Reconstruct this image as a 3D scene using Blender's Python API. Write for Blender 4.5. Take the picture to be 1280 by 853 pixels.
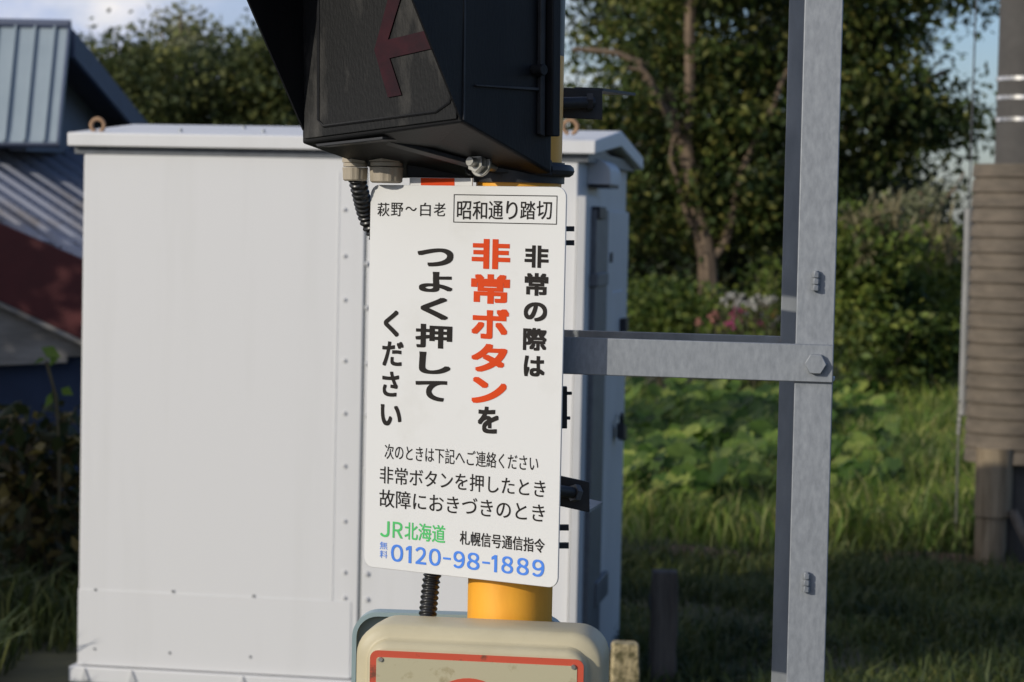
import bpy, bmesh, math, random
import numpy as np
from mathutils import Vector, Matrix

random.seed(11)
RNG = np.random.default_rng(7)
scene = bpy.context.scene
for o in list(bpy.data.objects):
    bpy.data.objects.remove(o)
COL = scene.collection

# ------------------------------------------------------------------ camera
F = 3000.0                     # focal length in pixels of the 1280 px wide photograph
ROLL = 0.021
PITCH = math.atan(146.5 / F)
HC = 1.75
_R0 = np.array([1.0, 0, 0]); _FW = np.array([0, math.cos(PITCH), -math.sin(PITCH)]); _U0 = np.array([0, math.sin(PITCH), math.cos(PITCH)])
_R = _R0 * math.cos(ROLL) + _U0 * math.sin(ROLL)
_U = -_R0 * math.sin(ROLL) + _U0 * math.cos(ROLL)
CAM = np.array([0, 0, HC])
cd = bpy.data.cameras.new('camera')
cd.sensor_width = 36.0
cd.lens = 36.0 * F / 1280.0
cd.clip_start = 0.05; cd.clip_end = 3000
cd.dof.use_dof = True; cd.dof.focus_distance = 3.17; cd.dof.aperture_fstop = 10.5
cam = bpy.data.objects.new('camera', cd); COL.objects.link(cam)
cam.matrix_world = Matrix(((_R[0], _U[0], -_FW[0], CAM[0]), (_R[1], _U[1], -_FW[1], CAM[1]), (_R[2], _U[2], -_FW[2], CAM[2]), (0, 0, 0, 1)))
scene.camera = cam

# ------------------------------------------------------------------ sky, sun, exposure
SUN_AZ = math.radians(51.5)      # sun stands behind the camera, this far to its left
SUN_EL = math.radians(19)
w = bpy.data.worlds.new('World'); scene.world = w; w.use_nodes = True
nt = w.node_tree; nt.nodes.clear()
def wn(t, **k):
    n = nt.nodes.new(t)
    for a, b in k.items(): setattr(n, a, b)
    return n
out = wn('ShaderNodeOutputWorld'); bg = wn('ShaderNodeBackground')
sky = wn('ShaderNodeTexSky', sky_type='NISHITA', sun_disc=False, sun_elevation=SUN_EL, sun_rotation=math.pi + SUN_AZ)
sky.air_density = 1.0; sky.dust_density = 1.0; sky.ozone_density = 4.0
tc = wn('ShaderNodeTexCoord'); mp = wn('ShaderNodeMapping'); mp.inputs['Scale'].default_value = (1, 1, 1.7)
mp.inputs['Location'].default_value = (0.13, 0.0, 0.02)
no = wn('ShaderNodeTexNoise'); no.inputs['Scale'].default_value = 9.0; no.inputs['Detail'].default_value = 7.0; no.inputs['Roughness'].default_value = 0.56
rp = wn('ShaderNodeValToRGB'); rp.color_ramp.elements[0].position = 0.45; rp.color_ramp.elements[1].position = 0.68
n2 = wn('ShaderNodeTexNoise'); n2.inputs['Scale'].default_value = 17.0; n2.inputs['Detail'].default_value = 4.0
cc = wn('ShaderNodeValToRGB')
cc.color_ramp.elements[0].color = (5.6, 6.5, 8.8, 1); cc.color_ramp.elements[0].position = 0.4
cc.color_ramp.elements[1].color = (10.8, 10.4, 10.2, 1); cc.color_ramp.elements[1].position = 0.62
mx = wn('ShaderNodeMix', data_type='RGBA')
L = nt.links.new
L(tc.outputs['Generated'], mp.inputs['Vector']); L(mp.outputs[0], no.inputs['Vector']); L(mp.outputs[0], n2.inputs['Vector'])
sx_ = wn('ShaderNodeSeparateXYZ'); L(tc.outputs['Generated'], sx_.inputs[0])
ma = wn('ShaderNodeMath', operation='MULTIPLY_ADD'); ma.inputs[1].default_value = -0.75; L(sx_.outputs['X'], ma.inputs[0]); L(no.outputs['Fac'], ma.inputs[2])
L(ma.outputs[0], rp.inputs[0]); L(n2.outputs['Fac'], cc.inputs[0])
tint = wn('ShaderNodeMix', data_type='RGBA', blend_type='MULTIPLY'); tint.inputs['Factor'].default_value = 1.0; tint.inputs['B'].default_value = (1.28, 1.22, 1.34, 1)
L(sky.outputs[0], tint.inputs['A'])
L(rp.outputs[0], mx.inputs['Factor']); L(tint.outputs['Result'], mx.inputs['A']); L(cc.outputs[0], mx.inputs['B'])
L(mx.outputs['Result'], bg.inputs['Color']); L(bg.outputs[0], out.inputs[0])
bg.inputs['Strength'].default_value = 0.086
sd = bpy.data.lights.new('sun', 'SUN'); sd.energy = 2.55; sd.angle = math.radians(0.55); sd.color = (1.0, 0.935, 0.81)
sun = bpy.data.objects.new('sun', sd); COL.objects.link(sun)
SUNDIR = Vector((-math.sin(SUN_AZ) * math.cos(SUN_EL), -math.cos(SUN_AZ) * math.cos(SUN_EL), math.sin(SUN_EL)))
sun.rotation_euler = SUNDIR.to_track_quat('Z', 'Y').to_euler()
sun.location = SUNDIR * 50
vs = scene.view_settings
vs.view_transform = 'Standard'; vs.look = 'None'; vs.gamma = 1.0; vs.use_curve_mapping = False; vs.exposure = 0.05
scene.cycles.use_denoising = True
scene.cycles.max_bounces = 8

# ------------------------------------------------------------------ helpers
def ray(x, y): return _FW + _R * (x - 640) / F + _U * (426.5 - y) / F
def P(x, y, Y):
    d = ray(x, y); return CAM + d * (Y / d[1])
def G(x, y, z=0.0):
    d = ray(x, y); return CAM + d * ((z - CAM[2]) / d[2])
def PL(x, y, o, n):
    d = ray(x, y); return CAM + d * (np.dot(np.asarray(o) - CAM, n) / np.dot(d, n))
class Frame:
    """upright frame turned to the left by deg: u runs right (and nearer), v up, d towards the viewer"""
    def __init__(s, o, deg):
        a = math.radians(deg); s.o = np.asarray(o, float)
        s.u = np.array([math.cos(a), -math.sin(a), 0]); s.v = np.array([0, 0, 1.0]); s.d = np.array([-math.sin(a), -math.cos(a), 0])
    def at(s, u, v, d=0.0): return s.o + s.u * u + s.v * v + s.d * d
    def uv(s, x, y, d=0.0):
        q = PL(x, y, s.o + s.d * d, s.d) - s.o
        return float(q @ s.u), float(q @ s.v)

class MB:
    def __init__(s): s.v = []; s.f = []
    def add(s, vs_, fs):
        n = len(s.v); s.v += [tuple(map(float, q)) for q in vs_]; s.f += [tuple(i + n for i in f) for f in fs]; return s
    def box(s, o, a, b, c):
        o, a, b, c = [np.asarray(q, float) for q in (o, a, b, c)]
        return s.add([o, o + a, o + a + b, o + b, o + c, o + a + c, o + a + b + c, o + b + c],
                     [(0, 3, 2, 1), (4, 5, 6, 7), (0, 1, 5, 4), (1, 2, 6, 5), (2, 3, 7, 6), (3, 0, 4, 7)])
    def fbox(s, fr, u0, u1, v0, v1, d0, d1):
        return s.box(fr.at(u0, v0, d0), fr.u * (u1 - u0), fr.v * (v1 - v0), fr.d * (d1 - d0))
    def prism(s, loop, vec):
        n = len(loop); vec = np.asarray(vec, float)
        vv = [np.asarray(q, float) for q in loop]
        return s.add(vv + [q + vec for q in vv], [tuple(range(n))[::-1], tuple(range(n, 2 * n))] + [(i, (i + 1) % n, n + (i + 1) % n, n + i) for i in range(n)])
    def loft(s, loops, cap0=True, cap1=True):
        n = len(loops[0]); vv = [q for l in loops for q in l]; ff = []
        for k in range(len(loops) - 1):
            for i in range(n):
                j = (i + 1) % n; ff.append((k * n + i, k * n + j, (k + 1) * n + j, (k + 1) * n + i))
        if cap0: ff.append(tuple(range(n))[::-1])
        if cap1: ff.append(tuple(range((len(loops) - 1) * n, len(loops) * n)))
        return s.add(vv, ff)
    def tube(s, pts, rad, n=12, caps=True, phase=0.0):
        pts = [Vector(p) for p in pts]
        if not hasattr(rad, '__len__'): rad = [rad] * len(pts)
        loops = []; ref = None
        for i, p in enumerate(pts):
            t = (pts[min(i + 1, len(pts) - 1)] - pts[max(i - 1, 0)])
            if t.length < 1e-9: t = Vector((0, 0, 1))
            t.normalize()
            if ref is None:
                ref = t.orthogonal().normalized()
                if abs(t.z) > .9: ref = (Vector((1, 0, 0)) - t * t.x).normalized()
            ref = (ref - t * ref.dot(t)).normalized()
            b = t.cross(ref)
            loops.append([tuple(p + (ref * math.cos(phase + 2 * math.pi * k / n) + b * math.sin(phase + 2 * math.pi * k / n)) * rad[i]) for k in range(n)])
        return s.loft(loops, caps, caps)
    def cyl(s, p0, p1, r0, r1=None, n=20, phase=0.0):
        return s.tube([p0, p1], [r0, r0 if r1 is None else r1], n, True, phase)
    def build(s, name, mat, parent=None, smooth=35, bevel=0, seg=2):
        me = bpy.data.meshes.new(name); me.from_pydata(s.v, [], s.f)
        bm = bmesh.new(); bm.from_mesh(me); bmesh.ops.recalc_face_normals(bm, faces=bm.faces); bm.to_mesh(me); bm.free()
        o = bpy.data.objects.new(name, me); COL.objects.link(o); me.materials.append(mat)
        if smooth:
            me.polygons.foreach_set('use_smooth', [True] * len(me.polygons)); me.set_sharp_from_angle(angle=math.radians(smooth))
        if bevel:
            m = o.modifiers.new('bevel', 'BEVEL'); m.width = bevel; m.segments = seg; m.limit_method = 'ANGLE'; m.angle_limit = math.radians(40)
        if parent is not None: setp(o, parent)
        return o
def setp(o, parent):
    mw = parent['_mw'] if '_mw' in parent else None
    o.parent = parent
    o.matrix_parent_inverse = Matrix.Translation(parent.location).inverted() if parent.type == 'EMPTY' else Matrix()
def thing(name, label, cat, loc, group=None):
    o = bpy.data.objects.new(name, None); COL.objects.link(o); o.location = [float(q) for q in loc]; o.empty_display_size = .1
    return tag(o, label, cat, group)
def tag(o, label=None, cat=None, group=None, kind=None):
    if label: o['label'] = label
    if cat: o['category'] = cat
    if group: o['group'] = group
    if kind: o['kind'] = kind
    return o
def rrect(u0, u1, v0, v1, r, n=6):
    pts = []
    for cx, cy, a0 in ((u1 - r, v1 - r, 0), (u0 + r, v1 - r, 90), (u0 + r, v0 + r, 180), (u1 - r, v0 + r, 270)):
        for k in range(n + 1):
            a = math.radians(a0 + 90 * k / n); pts.append((cx + r * math.cos(a), cy + r * math.sin(a)))
    return pts

# ------------------------------------------------------------------ materials
def mat(name, col, rough=0.6, metal=0.0, var=0.12, scale=8.0, bump=0.0, bscale=60.0, col2=None, pos=(0.35, 0.65), stretch=(1, 1, 1), spec=0.5, detail=6.0, rvar=0.0):
    m = bpy.data.materials.new(name); m.use_nodes = True; t = m.node_tree; b = t.nodes['Principled BSDF']
    b.inputs['Roughness'].default_value = rough; b.inputs['Metallic'].default_value = metal; b.inputs['Specular IOR Level'].default_value = spec
    tcn = t.nodes.new('ShaderNodeTexCoord'); mpn = t.nodes.new('ShaderNodeMapping'); mpn.inputs['Scale'].default_value = stretch
    t.links.new(tcn.outputs['Object'], mpn.inputs['Vector'])
    nz = t.nodes.new('ShaderNodeTexNoise'); nz.inputs['Scale'].default_value = scale; nz.inputs['Detail'].default_value = detail; nz.inputs['Roughness'].default_value = .6
    t.links.new(mpn.outputs[0], nz.inputs['Vector'])
    r = t.nodes.new('ShaderNodeValToRGB'); t.links.new(nz.outputs['Fac'], r.inputs[0])
    c2 = col2 if col2 else tuple(min(1, c * (1 + var)) for c in col); c1 = col if col2 else tuple(c * (1 - var) for c in col)
    r.color_ramp.elements[0].position, r.color_ramp.elements[1].position = pos
    r.color_ramp.elements[0].color = (*c1, 1); r.color_ramp.elements[1].color = (*c2, 1)
    t.links.new(r.outputs[0], b.inputs['Base Color'])
    if rvar:
        mr = t.nodes.new('ShaderNodeMapRange'); mr.inputs['To Min'].default_value = rough - rvar; mr.inputs['To Max'].default_value = rough + rvar
        t.links.new(nz.outputs['Fac'], mr.inputs['Value']); t.links.new(mr.outputs[0], b.inputs['Roughness'])
    if bump:
        nb = t.nodes.new('ShaderNodeTexNoise'); nb.inputs['Scale'].default_value = bscale; nb.inputs['Detail'].default_value = 5
        t.links.new(mpn.outputs[0], nb.inputs['Vector'])
        bu = t.nodes.new('ShaderNodeBump'); bu.inputs['Strength'].default_value = bump; bu.inputs['Distance'].default_value = .01
        t.links.new(nb.outputs['Fac'], bu.inputs['Height']); t.links.new(bu.outputs[0], b.inputs['Normal'])
    return m
def leafmat(name, cols, trans=0.3, rough=0.55, spec=0.3, drift=0):
    m = bpy.data.materials.new(name); m.use_nodes = True; t = m.node_tree; b = t.nodes['Principled BSDF']; o = t.nodes['Material Output']
    b.inputs['Roughness'].default_value = rough; b.inputs['Specular IOR Level'].default_value = spec
    g = t.nodes.new('ShaderNodeNewGeometry'); r = t.nodes.new('ShaderNodeValToRGB'); t.links.new(g.outputs['Random Per Island'], r.inputs[0])
    e = r.color_ramp.elements
    while len(e) < len(cols): e.new(0.5)
    for i, c in enumerate(cols): e[i].position = i / (len(cols) - 1); e[i].color = (*c, 1)
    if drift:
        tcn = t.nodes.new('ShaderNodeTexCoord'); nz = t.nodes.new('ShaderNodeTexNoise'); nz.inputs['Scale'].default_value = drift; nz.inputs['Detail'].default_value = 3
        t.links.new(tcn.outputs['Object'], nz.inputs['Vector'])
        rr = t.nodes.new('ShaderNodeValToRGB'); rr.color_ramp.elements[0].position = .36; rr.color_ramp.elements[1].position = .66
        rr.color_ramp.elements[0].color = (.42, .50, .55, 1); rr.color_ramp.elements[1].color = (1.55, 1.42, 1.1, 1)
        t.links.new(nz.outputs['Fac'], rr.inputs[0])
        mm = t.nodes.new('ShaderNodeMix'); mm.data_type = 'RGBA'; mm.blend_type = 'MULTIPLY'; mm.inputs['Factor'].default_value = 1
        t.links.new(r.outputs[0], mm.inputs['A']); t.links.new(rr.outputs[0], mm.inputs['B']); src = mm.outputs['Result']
    else: src = r.outputs[0]
    t.links.new(src, b.inputs['Base Color'])
    tr = t.nodes.new('ShaderNodeBsdfTranslucent'); t.links.new(src, tr.inputs['Color'])
    mix = t.nodes.new('ShaderNodeMixShader'); mix.inputs[0].default_value = trans
    t.links.new(b.outputs[0], mix.inputs[1]); t.links.new(tr.outputs[0], mix.inputs[2]); t.links.new(mix.outputs[0], o.inputs['Surface'])
    return m

M = {}
M['galv'] = mat('galvanised_steel', (.215, .232, .255), .55, .35, col2=(.325, .345, .372), scale=170, pos=(.25, .75), bump=.015, bscale=260, stretch=(1, 1, .4), detail=9, rvar=.1)
M['galv_post'] = mat('galvanised_post_steel', (.215, .232, .257), .55, .35, col2=(.335, .355, .385), scale=150, pos=(.26, .76), bump=.015, bscale=260, stretch=(1, 1, .42), detail=9, rvar=.1)
M['galv_rear'] = mat('weathered_galvanised_steel', (.19, .205, .22), .6, .3, col2=(.32, .335, .35), scale=20, pos=(.3, .72), stretch=(1, 1, .35))
M['sign'] = mat('sign_enamel', (.625, .62, .60), .42, 0, col2=(.69, .69, .685), scale=9, pos=(.22, .46), detail=9)
M['ink_black'] = mat('black_lettering', (.022, .019, .0175), .7, spec=.15)
M['ink_red'] = mat('red_lettering', (.66, .065, .012), .7, var=.05, spec=.15)
M['ink_green'] = mat('green_lettering', (.06, .50, .13), .5, var=.05)
M['ink_blue'] = mat('blue_lettering', (.05, .21, .74), .5, var=.05)
M['yellow'] = mat('yellow_pole_paint', (.80, .33, .026), .45, 0, col2=(.97, .45, .04), scale=16, pos=(.25, .55), detail=9, stretch=(1, 1, .3), bump=.02, bscale=120)
M['poleblack'] = mat('black_band_paint', (.02, .021, .026), .45)
M['black'] = mat('dusty_black_housing', (.0065, .007, .009), .55, 0, spec=.3, col2=(.014, .014, .015), scale=10, pos=(.4, .7), bump=.06, bscale=260, stretch=(1, 1, .3))
M['dirtface'] = mat('dirt_streaked_black_face', (.006, .0065, .0075), .6, 0, spec=.25, col2=(.085, .08, .073), scale=19, pos=(.53, .80), bump=.12, bscale=330, stretch=(1, 1, .33), detail=8)
M['arrow'] = mat('dark_red_lens', (.014, .001, .005), .45, 0, spec=.2, col2=(.034, .003, .008), scale=30)
M['beige_gland'] = mat('beige_nylon', (.40, .345, .265), .5, 0, var=.1, scale=30)
M['rubber'] = mat('black_rubber', (.016, .016, .016), .32, 0, var=.2)
M['darksteel'] = mat('dark_painted_steel', (.03, .031, .035), .5, .2, var=.25, scale=30)
M['bolt'] = mat('zinc_bolt', (.45, .44, .40), .35, .8, var=.15, scale=40)
M['cover'] = mat('beige_painted_cover', (.50, .44, .29), .5, 0, col2=(.56, .495, .335), scale=9, bump=.03, bscale=150, rvar=.08)
M['plate'] = mat('aged_cream_plate', (.30, .24, .12), .55, 0, col2=(.50, .455, .30), scale=22, pos=(.32, .42), detail=9)
M['redborder'] = mat('worn_red_paint', (.20, .06, .03), .5, 0, col2=(.60, .085, .04), scale=28, pos=(.34, .42), detail=9)
M['teal'] = mat('pale_teal_paint', (.30, .40, .42), .45, 0, var=.06)
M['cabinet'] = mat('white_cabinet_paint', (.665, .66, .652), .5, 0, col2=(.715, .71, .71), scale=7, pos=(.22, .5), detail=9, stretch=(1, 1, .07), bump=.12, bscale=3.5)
M['cabside'] = mat('shade_darkened_cabinet_white', (.56, .56, .565), .5, 0, var=.05, scale=3)  # the cabinet's white, darkened so the right side's shade sits in the colour
M['cabgap'] = mat('dark_seam', (.12, .13, .14), .7)
M['orange'] = mat('rusty_eye_bolt', (.30, .18, .10), .7, 0, var=.3, scale=30)
M['grey_part'] = mat('grey_hardware', (.13, .14, .155), .5, .2, var=.15, scale=20)
M['concrete'] = mat('mossy_concrete', (.10, .085, .035), .9, 0, col2=(.42, .34, .19), scale=45, pos=(.36, .6), bump=.5, bscale=90)
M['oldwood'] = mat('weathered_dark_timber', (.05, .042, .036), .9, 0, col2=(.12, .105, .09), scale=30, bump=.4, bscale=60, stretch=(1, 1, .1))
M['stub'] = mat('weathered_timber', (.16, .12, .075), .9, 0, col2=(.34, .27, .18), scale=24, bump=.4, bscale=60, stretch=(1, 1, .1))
M['upole'] = mat('concrete_pole', (.074, .069, .064), .85, 0, var=.1, scale=12, bump=.05, bscale=80)
M['band'] = mat('stainless_band', (.75, .72, .66), .22, 1.0, var=.05)
M['wrap'] = mat('brown_guard_sheet', (.098, .08, .06), .8, 0, col2=(.18, .145, .108), scale=7, pos=(.3, .75), stretch=(1, 1, 3), bump=.1, bscale=60)
M['pipe'] = mat('grey_plastic_guard', (.24, .24, .235), .6, 0, var=.12, scale=10)
M['roofblue'] = mat('blue_grey_roof_steel', (.27, .33, .37), .45, .1, col2=(.31, .37, .41), scale=3)
M['rooftrim'] = mat('dark_blue_trim', (.075, .095, .155), .5, 0, var=.1)
M['gable'] = mat('grey_blue_siding', (.14, .155, .19), .7, 0, var=.08)
M['soffit'] = mat('dark_soffit', (.075, .075, .085), .8, 0, var=.1)
M['corr'] = mat('rusting_blue_grey_corrugated_sheet', (.28, .29, .34), .65, .1, col2=(.17, .14, .115), scale=2.6, pos=(.5, .75), detail=9)
M['corr_valley'] = mat('dark_brown_valleys', (.035, .03, .03), .9, 0, col2=(.09, .06, .045), scale=3, detail=9)  # darker brown tone for the troughs between the ridges
M['redboard'] = mat('dark_red_board', (.085, .014, .014), .7, 0, var=.12, scale=5)
M['greyboard'] = mat('weathered_grey_board', (.20, .185, .165), .85, 0, col2=(.33, .31, .285), scale=9, stretch=(.3, 1, 1.4), bump=.2, bscale=40)
M['bluewall'] = mat('dark_blue_wall', (.018, .036, .085), .7, 0, var=.15, scale=3)
M['bark'] = mat('bark', (.10, .07, .048), .9, 0, col2=(.23, .165, .11), scale=9, bump=.5, bscale=20, stretch=(1, 1, .25))
M['stem'] = mat('plant_stem', (.07, .06, .03), .8)
M['ground'] = mat('dark_soil_and_moss', (.022, .026, .012), .95, 0, col2=(.055, .055, .026), scale=1.3, pos=(.35, .65), bump=.4, bscale=9)
M['dirt'] = mat('bare_earth', (.075, .045, .025), .95, 0, col2=(.15, .095, .055), scale=8, bump=.5, bscale=20)
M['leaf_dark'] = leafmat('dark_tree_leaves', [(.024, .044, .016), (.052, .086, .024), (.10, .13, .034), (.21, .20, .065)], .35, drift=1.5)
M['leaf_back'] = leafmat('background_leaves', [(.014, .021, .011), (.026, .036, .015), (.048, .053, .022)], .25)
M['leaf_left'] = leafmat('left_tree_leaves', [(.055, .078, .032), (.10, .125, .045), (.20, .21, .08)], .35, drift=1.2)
M['leaf_pale'] = leafmat('pale_wispy_leaves', [(.14, .155, .085), (.21, .22, .12), (.28, .27, .16)], .35)
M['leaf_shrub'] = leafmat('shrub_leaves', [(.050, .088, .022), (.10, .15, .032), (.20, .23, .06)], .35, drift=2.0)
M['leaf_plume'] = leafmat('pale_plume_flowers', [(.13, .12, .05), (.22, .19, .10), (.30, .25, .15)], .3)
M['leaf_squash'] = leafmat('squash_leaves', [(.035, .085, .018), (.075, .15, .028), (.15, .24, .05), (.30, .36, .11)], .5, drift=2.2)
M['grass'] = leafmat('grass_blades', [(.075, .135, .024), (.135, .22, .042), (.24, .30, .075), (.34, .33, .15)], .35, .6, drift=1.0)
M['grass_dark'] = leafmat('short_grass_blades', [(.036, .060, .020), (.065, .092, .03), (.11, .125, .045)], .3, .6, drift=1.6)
M['leaf_left_shrub'] = leafmat('roadside_weed_leaves', [(.016, .028, .010), (.028, .040, .012), (.065, .045, .022), (.20, .16, .04)], .3)
for nm, c in (('pink', (.72, .12, .34)), ('white', (.62, .60, .55)), ('orange', (.40, .16, .06)), ('salmon', (.55, .25, .2))):
    M['petal_' + nm] = leafmat(nm + '_petals', [tuple(q * .75 for q in c), c], .3)

# ------------------------------------------------------------------ foliage meshes
def leaf_object(name, C, Lw, mat_, parent=None, up=0.5, fold=.12, wl=.55, axis=None):
    """one mesh of small folded leaves. C: n x 3 centres, Lw: n leaf lengths"""
    n = len(C); C = np.asarray(C, float)
    a = RNG.normal(size=(n, 3)) if axis is None else np.asarray(axis) + RNG.normal(size=(n, 3)) * .25
    a /= np.linalg.norm(a, axis=1)[:, None]
    nn = RNG.normal(size=(n, 3)); nn[:, 2] += up * 2; nn -= a * np.sum(nn * a, 1)[:, None]; nn /= np.linalg.norm(nn, axis=1)[:, None]
    b = np.cross(nn, a); Lw = np.asarray(Lw)[:, None]; W = Lw * wl
    V = np.empty((n, 4, 3)); V[:, 0] = C - a * Lw * .5; V[:, 1] = C + b * W * .5 + nn * Lw * fold; V[:, 2] = C + a * Lw * .5; V[:, 3] = C - b * W * .5 + nn * Lw * fold
    idx = (np.arange(n) * 4)[:, None]
    T = np.concatenate([idx + np.array([[0, 1, 2]]), idx + np.array([[0, 2, 3]])], 1).reshape(-1, 3)
    return tri_object(name, V.reshape(-1, 3), T, mat_, parent)
def tri_object(name, V, T, mat_, parent=None):
    me = bpy.data.meshes.new(name)
    me.vertices.add(len(V)); me.vertices.foreach_set('co', np.asarray(V, np.float32).ravel())
    me.loops.add(T.size); me.loops.foreach_set('vertex_index', T.astype(np.int32).ravel())
    me.polygons.add(len(T)); me.polygons.foreach_set('loop_start', (np.arange(len(T)) * 3).astype(np.int32)); me.polygons.foreach_set('loop_total', np.full(len(T), 3, np.int32))
    me.update(calc_edges=True); me.validate()
    me.materials.append(mat_)
    o = bpy.data.objects.new(name, me); COL.objects.link(o)
    if parent is not None: setp(o, parent)
    return o
def blade_points(n, xy, h, lean, z0=0.0):
    """grass blades: two-segment tapering strips"""
    xy = np.asarray(xy); ang = RNG.uniform(0, 2 * np.pi, n); d = np.stack([np.cos(ang), np.sin(ang), np.zeros(n)], 1)
    side = np.stack([-np.sin(ang + RNG.normal(size=n)), np.cos(ang), np.zeros(n)], 1)
    base = np.concatenate([xy, np.full((n, 1), z0)], 1); h = h[:, None]; ln = (lean * RNG.uniform(.3, 1.6, n))[:, None]
    wd = (.0035 + h * .011)
    mid = base + d * ln * h * .35 + np.array([0, 0, 1]) * h * .6; tip = base + d * ln * h + np.array([0, 0, 1]) * h * (1 - .35 * ln)
    V = np.empty((n, 5, 3)); V[:, 0] = base - side * wd; V[:, 1] = base + side * wd; V[:, 2] = mid - side * wd * .8; V[:, 3] = mid + side * wd * .8; V[:, 4] = tip
    idx = (np.arange(n) * 5)[:, None]
    T = np.concatenate([idx + np.array([[0, 1, 3]]), idx + np.array([[0, 3, 2]]), idx + np.array([[2, 3, 4]])], 1).reshape(-1, 3)
    return V.reshape(-1, 3), T
def clumps(regions, per, spread):
    """regions: (centre, radii, number of clumps). Leaf centres gathered in loose clumps through the volume"""
    pts = []
    for c, r, k in regions:
        d = RNG.normal(size=(k, 3)); d /= np.linalg.norm(d, axis=1)[:, None]
        d *= (RNG.uniform(.12, 1, k) ** (1 / 2.2))[:, None]
        cc_ = np.asarray(c) + d * np.asarray(r)
        for q in cc_:
            s = spread * RNG.uniform(.5, 1.6); m = int(per * (s / spread) ** 1.6 * RNG.uniform(.6, 1.3))
            pts.append(q + RNG.normal(size=(m, 3)) * np.array([s, s, s * .5]))
    return np.concatenate(pts)
def limb(mb, pts, r0, r1, n=8):
    k = len(pts); fine = []
    for i in range(k - 1):
        for t in (0, .5): fine.append(np.asarray(pts[i]) * (1 - t) + np.asarray(pts[i + 1]) * t + RNG.normal(size=3) * .02 * (t > 0))
    fine.append(np.asarray(pts[-1]))
    mb.tube(fine, list(np.linspace(r0, r1, len(fine))), n)
def ell(x0, x1, y0, y1, Y, depth, k):
    """an ellipsoid region given by the extent it has at distance Y"""
    a = P(x0, (y0 + y1) / 2, Y); b = P(x1, (y0 + y1) / 2, Y); t = P((x0 + x1) / 2, y0, Y); u = P((x0 + x1) / 2, y1, Y)
    return ((a + b) / 2, (abs(b[0] - a[0]) / 2, depth / 2, abs(t[2] - u[2]) / 2), k)
def tree(name, label, regions, limbs, base, per, spread, leaf, lmat, group=None, up=.5):
    e = thing(name, label, 'tree', base, group)
    mb = MB()
    for pts, r0, r1 in limbs: limb(mb, pts, r0, r1)
    mb.build('trunk', M['bark'], e)
    C = clumps(regions, per, spread)
    leaf_object('crown', C, leaf * RNG.uniform(.4, 1.0, len(C)) ** .7 * 1.45, lmat, e, up)
    return e

# ------------------------------------------------------------------ ground
gm = MB()
N = 60
xs = np.concatenate([np.linspace(-400, -12, 10), np.linspace(-8, 10, 30), np.linspace(14, 400, 10)])
ys = np.concatenate([np.linspace(-60, 2, 6), np.linspace(4, 45, 45), np.linspace(60, 900, 10)])
vv = [(x, y, (0.03 * math.sin(x * 1.7 + y * .6) + .02 * math.sin(y * 2.1 - x)) if (8 < y < 40 and abs(x) < 10) else 0.0) for y in ys for x in xs]
nx = len(xs)
gm.add(vv, [(j * nx + i, j * nx + i + 1, (j + 1) * nx + i + 1, (j + 1) * nx + i) for j in range(len(ys) - 1) for i in range(nx - 1)])
tag(gm.build('ground', M['ground']), kind='structure')

# ------------------------------------------------------------------ relay cabinet
CF = Frame(P(97, 830, 8.6), 9.5)
CW = 1.79; ZB = 0.0; ZT = 1.85
bw, bz = CF.o[0], CF.o[2]
# right side depth: back edge seen at px 784
def cab_back(xpix, y):
    n = CF.u; q = PL(xpix, y, CF.at(CW, 0, 0), n) - CF.o
    return -float(q @ CF.d)
CD = cab_back(778, 450)
cab = thing('relay_cabinet', 'big white steel trackside cabinet with low gable roof and riveted door panels', 'cabinet', (CF.at(CW / 2, 0, -CD / 2)[0], CF.at(CW / 2, 0, -CD / 2)[1], 0))
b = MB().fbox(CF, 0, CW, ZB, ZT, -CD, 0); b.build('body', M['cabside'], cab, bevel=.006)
def cuv(x, y, d=0.0): return CF.uv(x, y, d)
uL = cuv(431, 500)[0]; uS = cuv(455, 500)[0]
MB().fbox(CF, .006, uS - .006, 0.003, ZT - .014, .001, .012).build('front_panel', M['cabinet'], cab, bevel=.004)
MB().fbox(CF, uS + .003, CW - .004, 0.003, ZT - .014, .001, .011).build('front_panel', M['cabinet'], cab, bevel=.004)
MB().fbox(CF, uS - .016, uS + .010, 0.0, ZT - .06, .001, .008).build('seam_strip', M['cabgap'], cab)
v738 = cuv(216, 741)[1]
MB().fbox(CF, .004, uS - .03, 0.001, v738, .0125, .0145).build('kick_panel', M['cabinet'], cab, bevel=.002)
MB().fbox(CF, uL - .035, uL - .028, v738, ZT - .06, .012, .0135).build('panel_edge', M['cabinet'], cab, bevel=.001)
for x, y in ((118, 738), (215, 740), (316, 746), (117, 812), (211, 817), (312, 822)):
    u, v = cuv(x, y, .026); MB().cyl(CF.at(u, v, .0142), CF.at(u, v, .018), .005, .004, 10).build('panel_screw', M['grey_part'], cab)
for y in (262, 320, 375, 451, 517, 583, 652, 716, 748):
    u, v = cuv(430, y, .022)
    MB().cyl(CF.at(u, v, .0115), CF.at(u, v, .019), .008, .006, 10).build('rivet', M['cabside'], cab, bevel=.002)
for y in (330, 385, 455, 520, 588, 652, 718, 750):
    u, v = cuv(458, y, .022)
    MB().cyl(CF.at(u, v, .0105), CF.at(u, v, .020), .010, .007, 10).build('rivet', M['cabside'], cab, bevel=.002)
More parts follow.
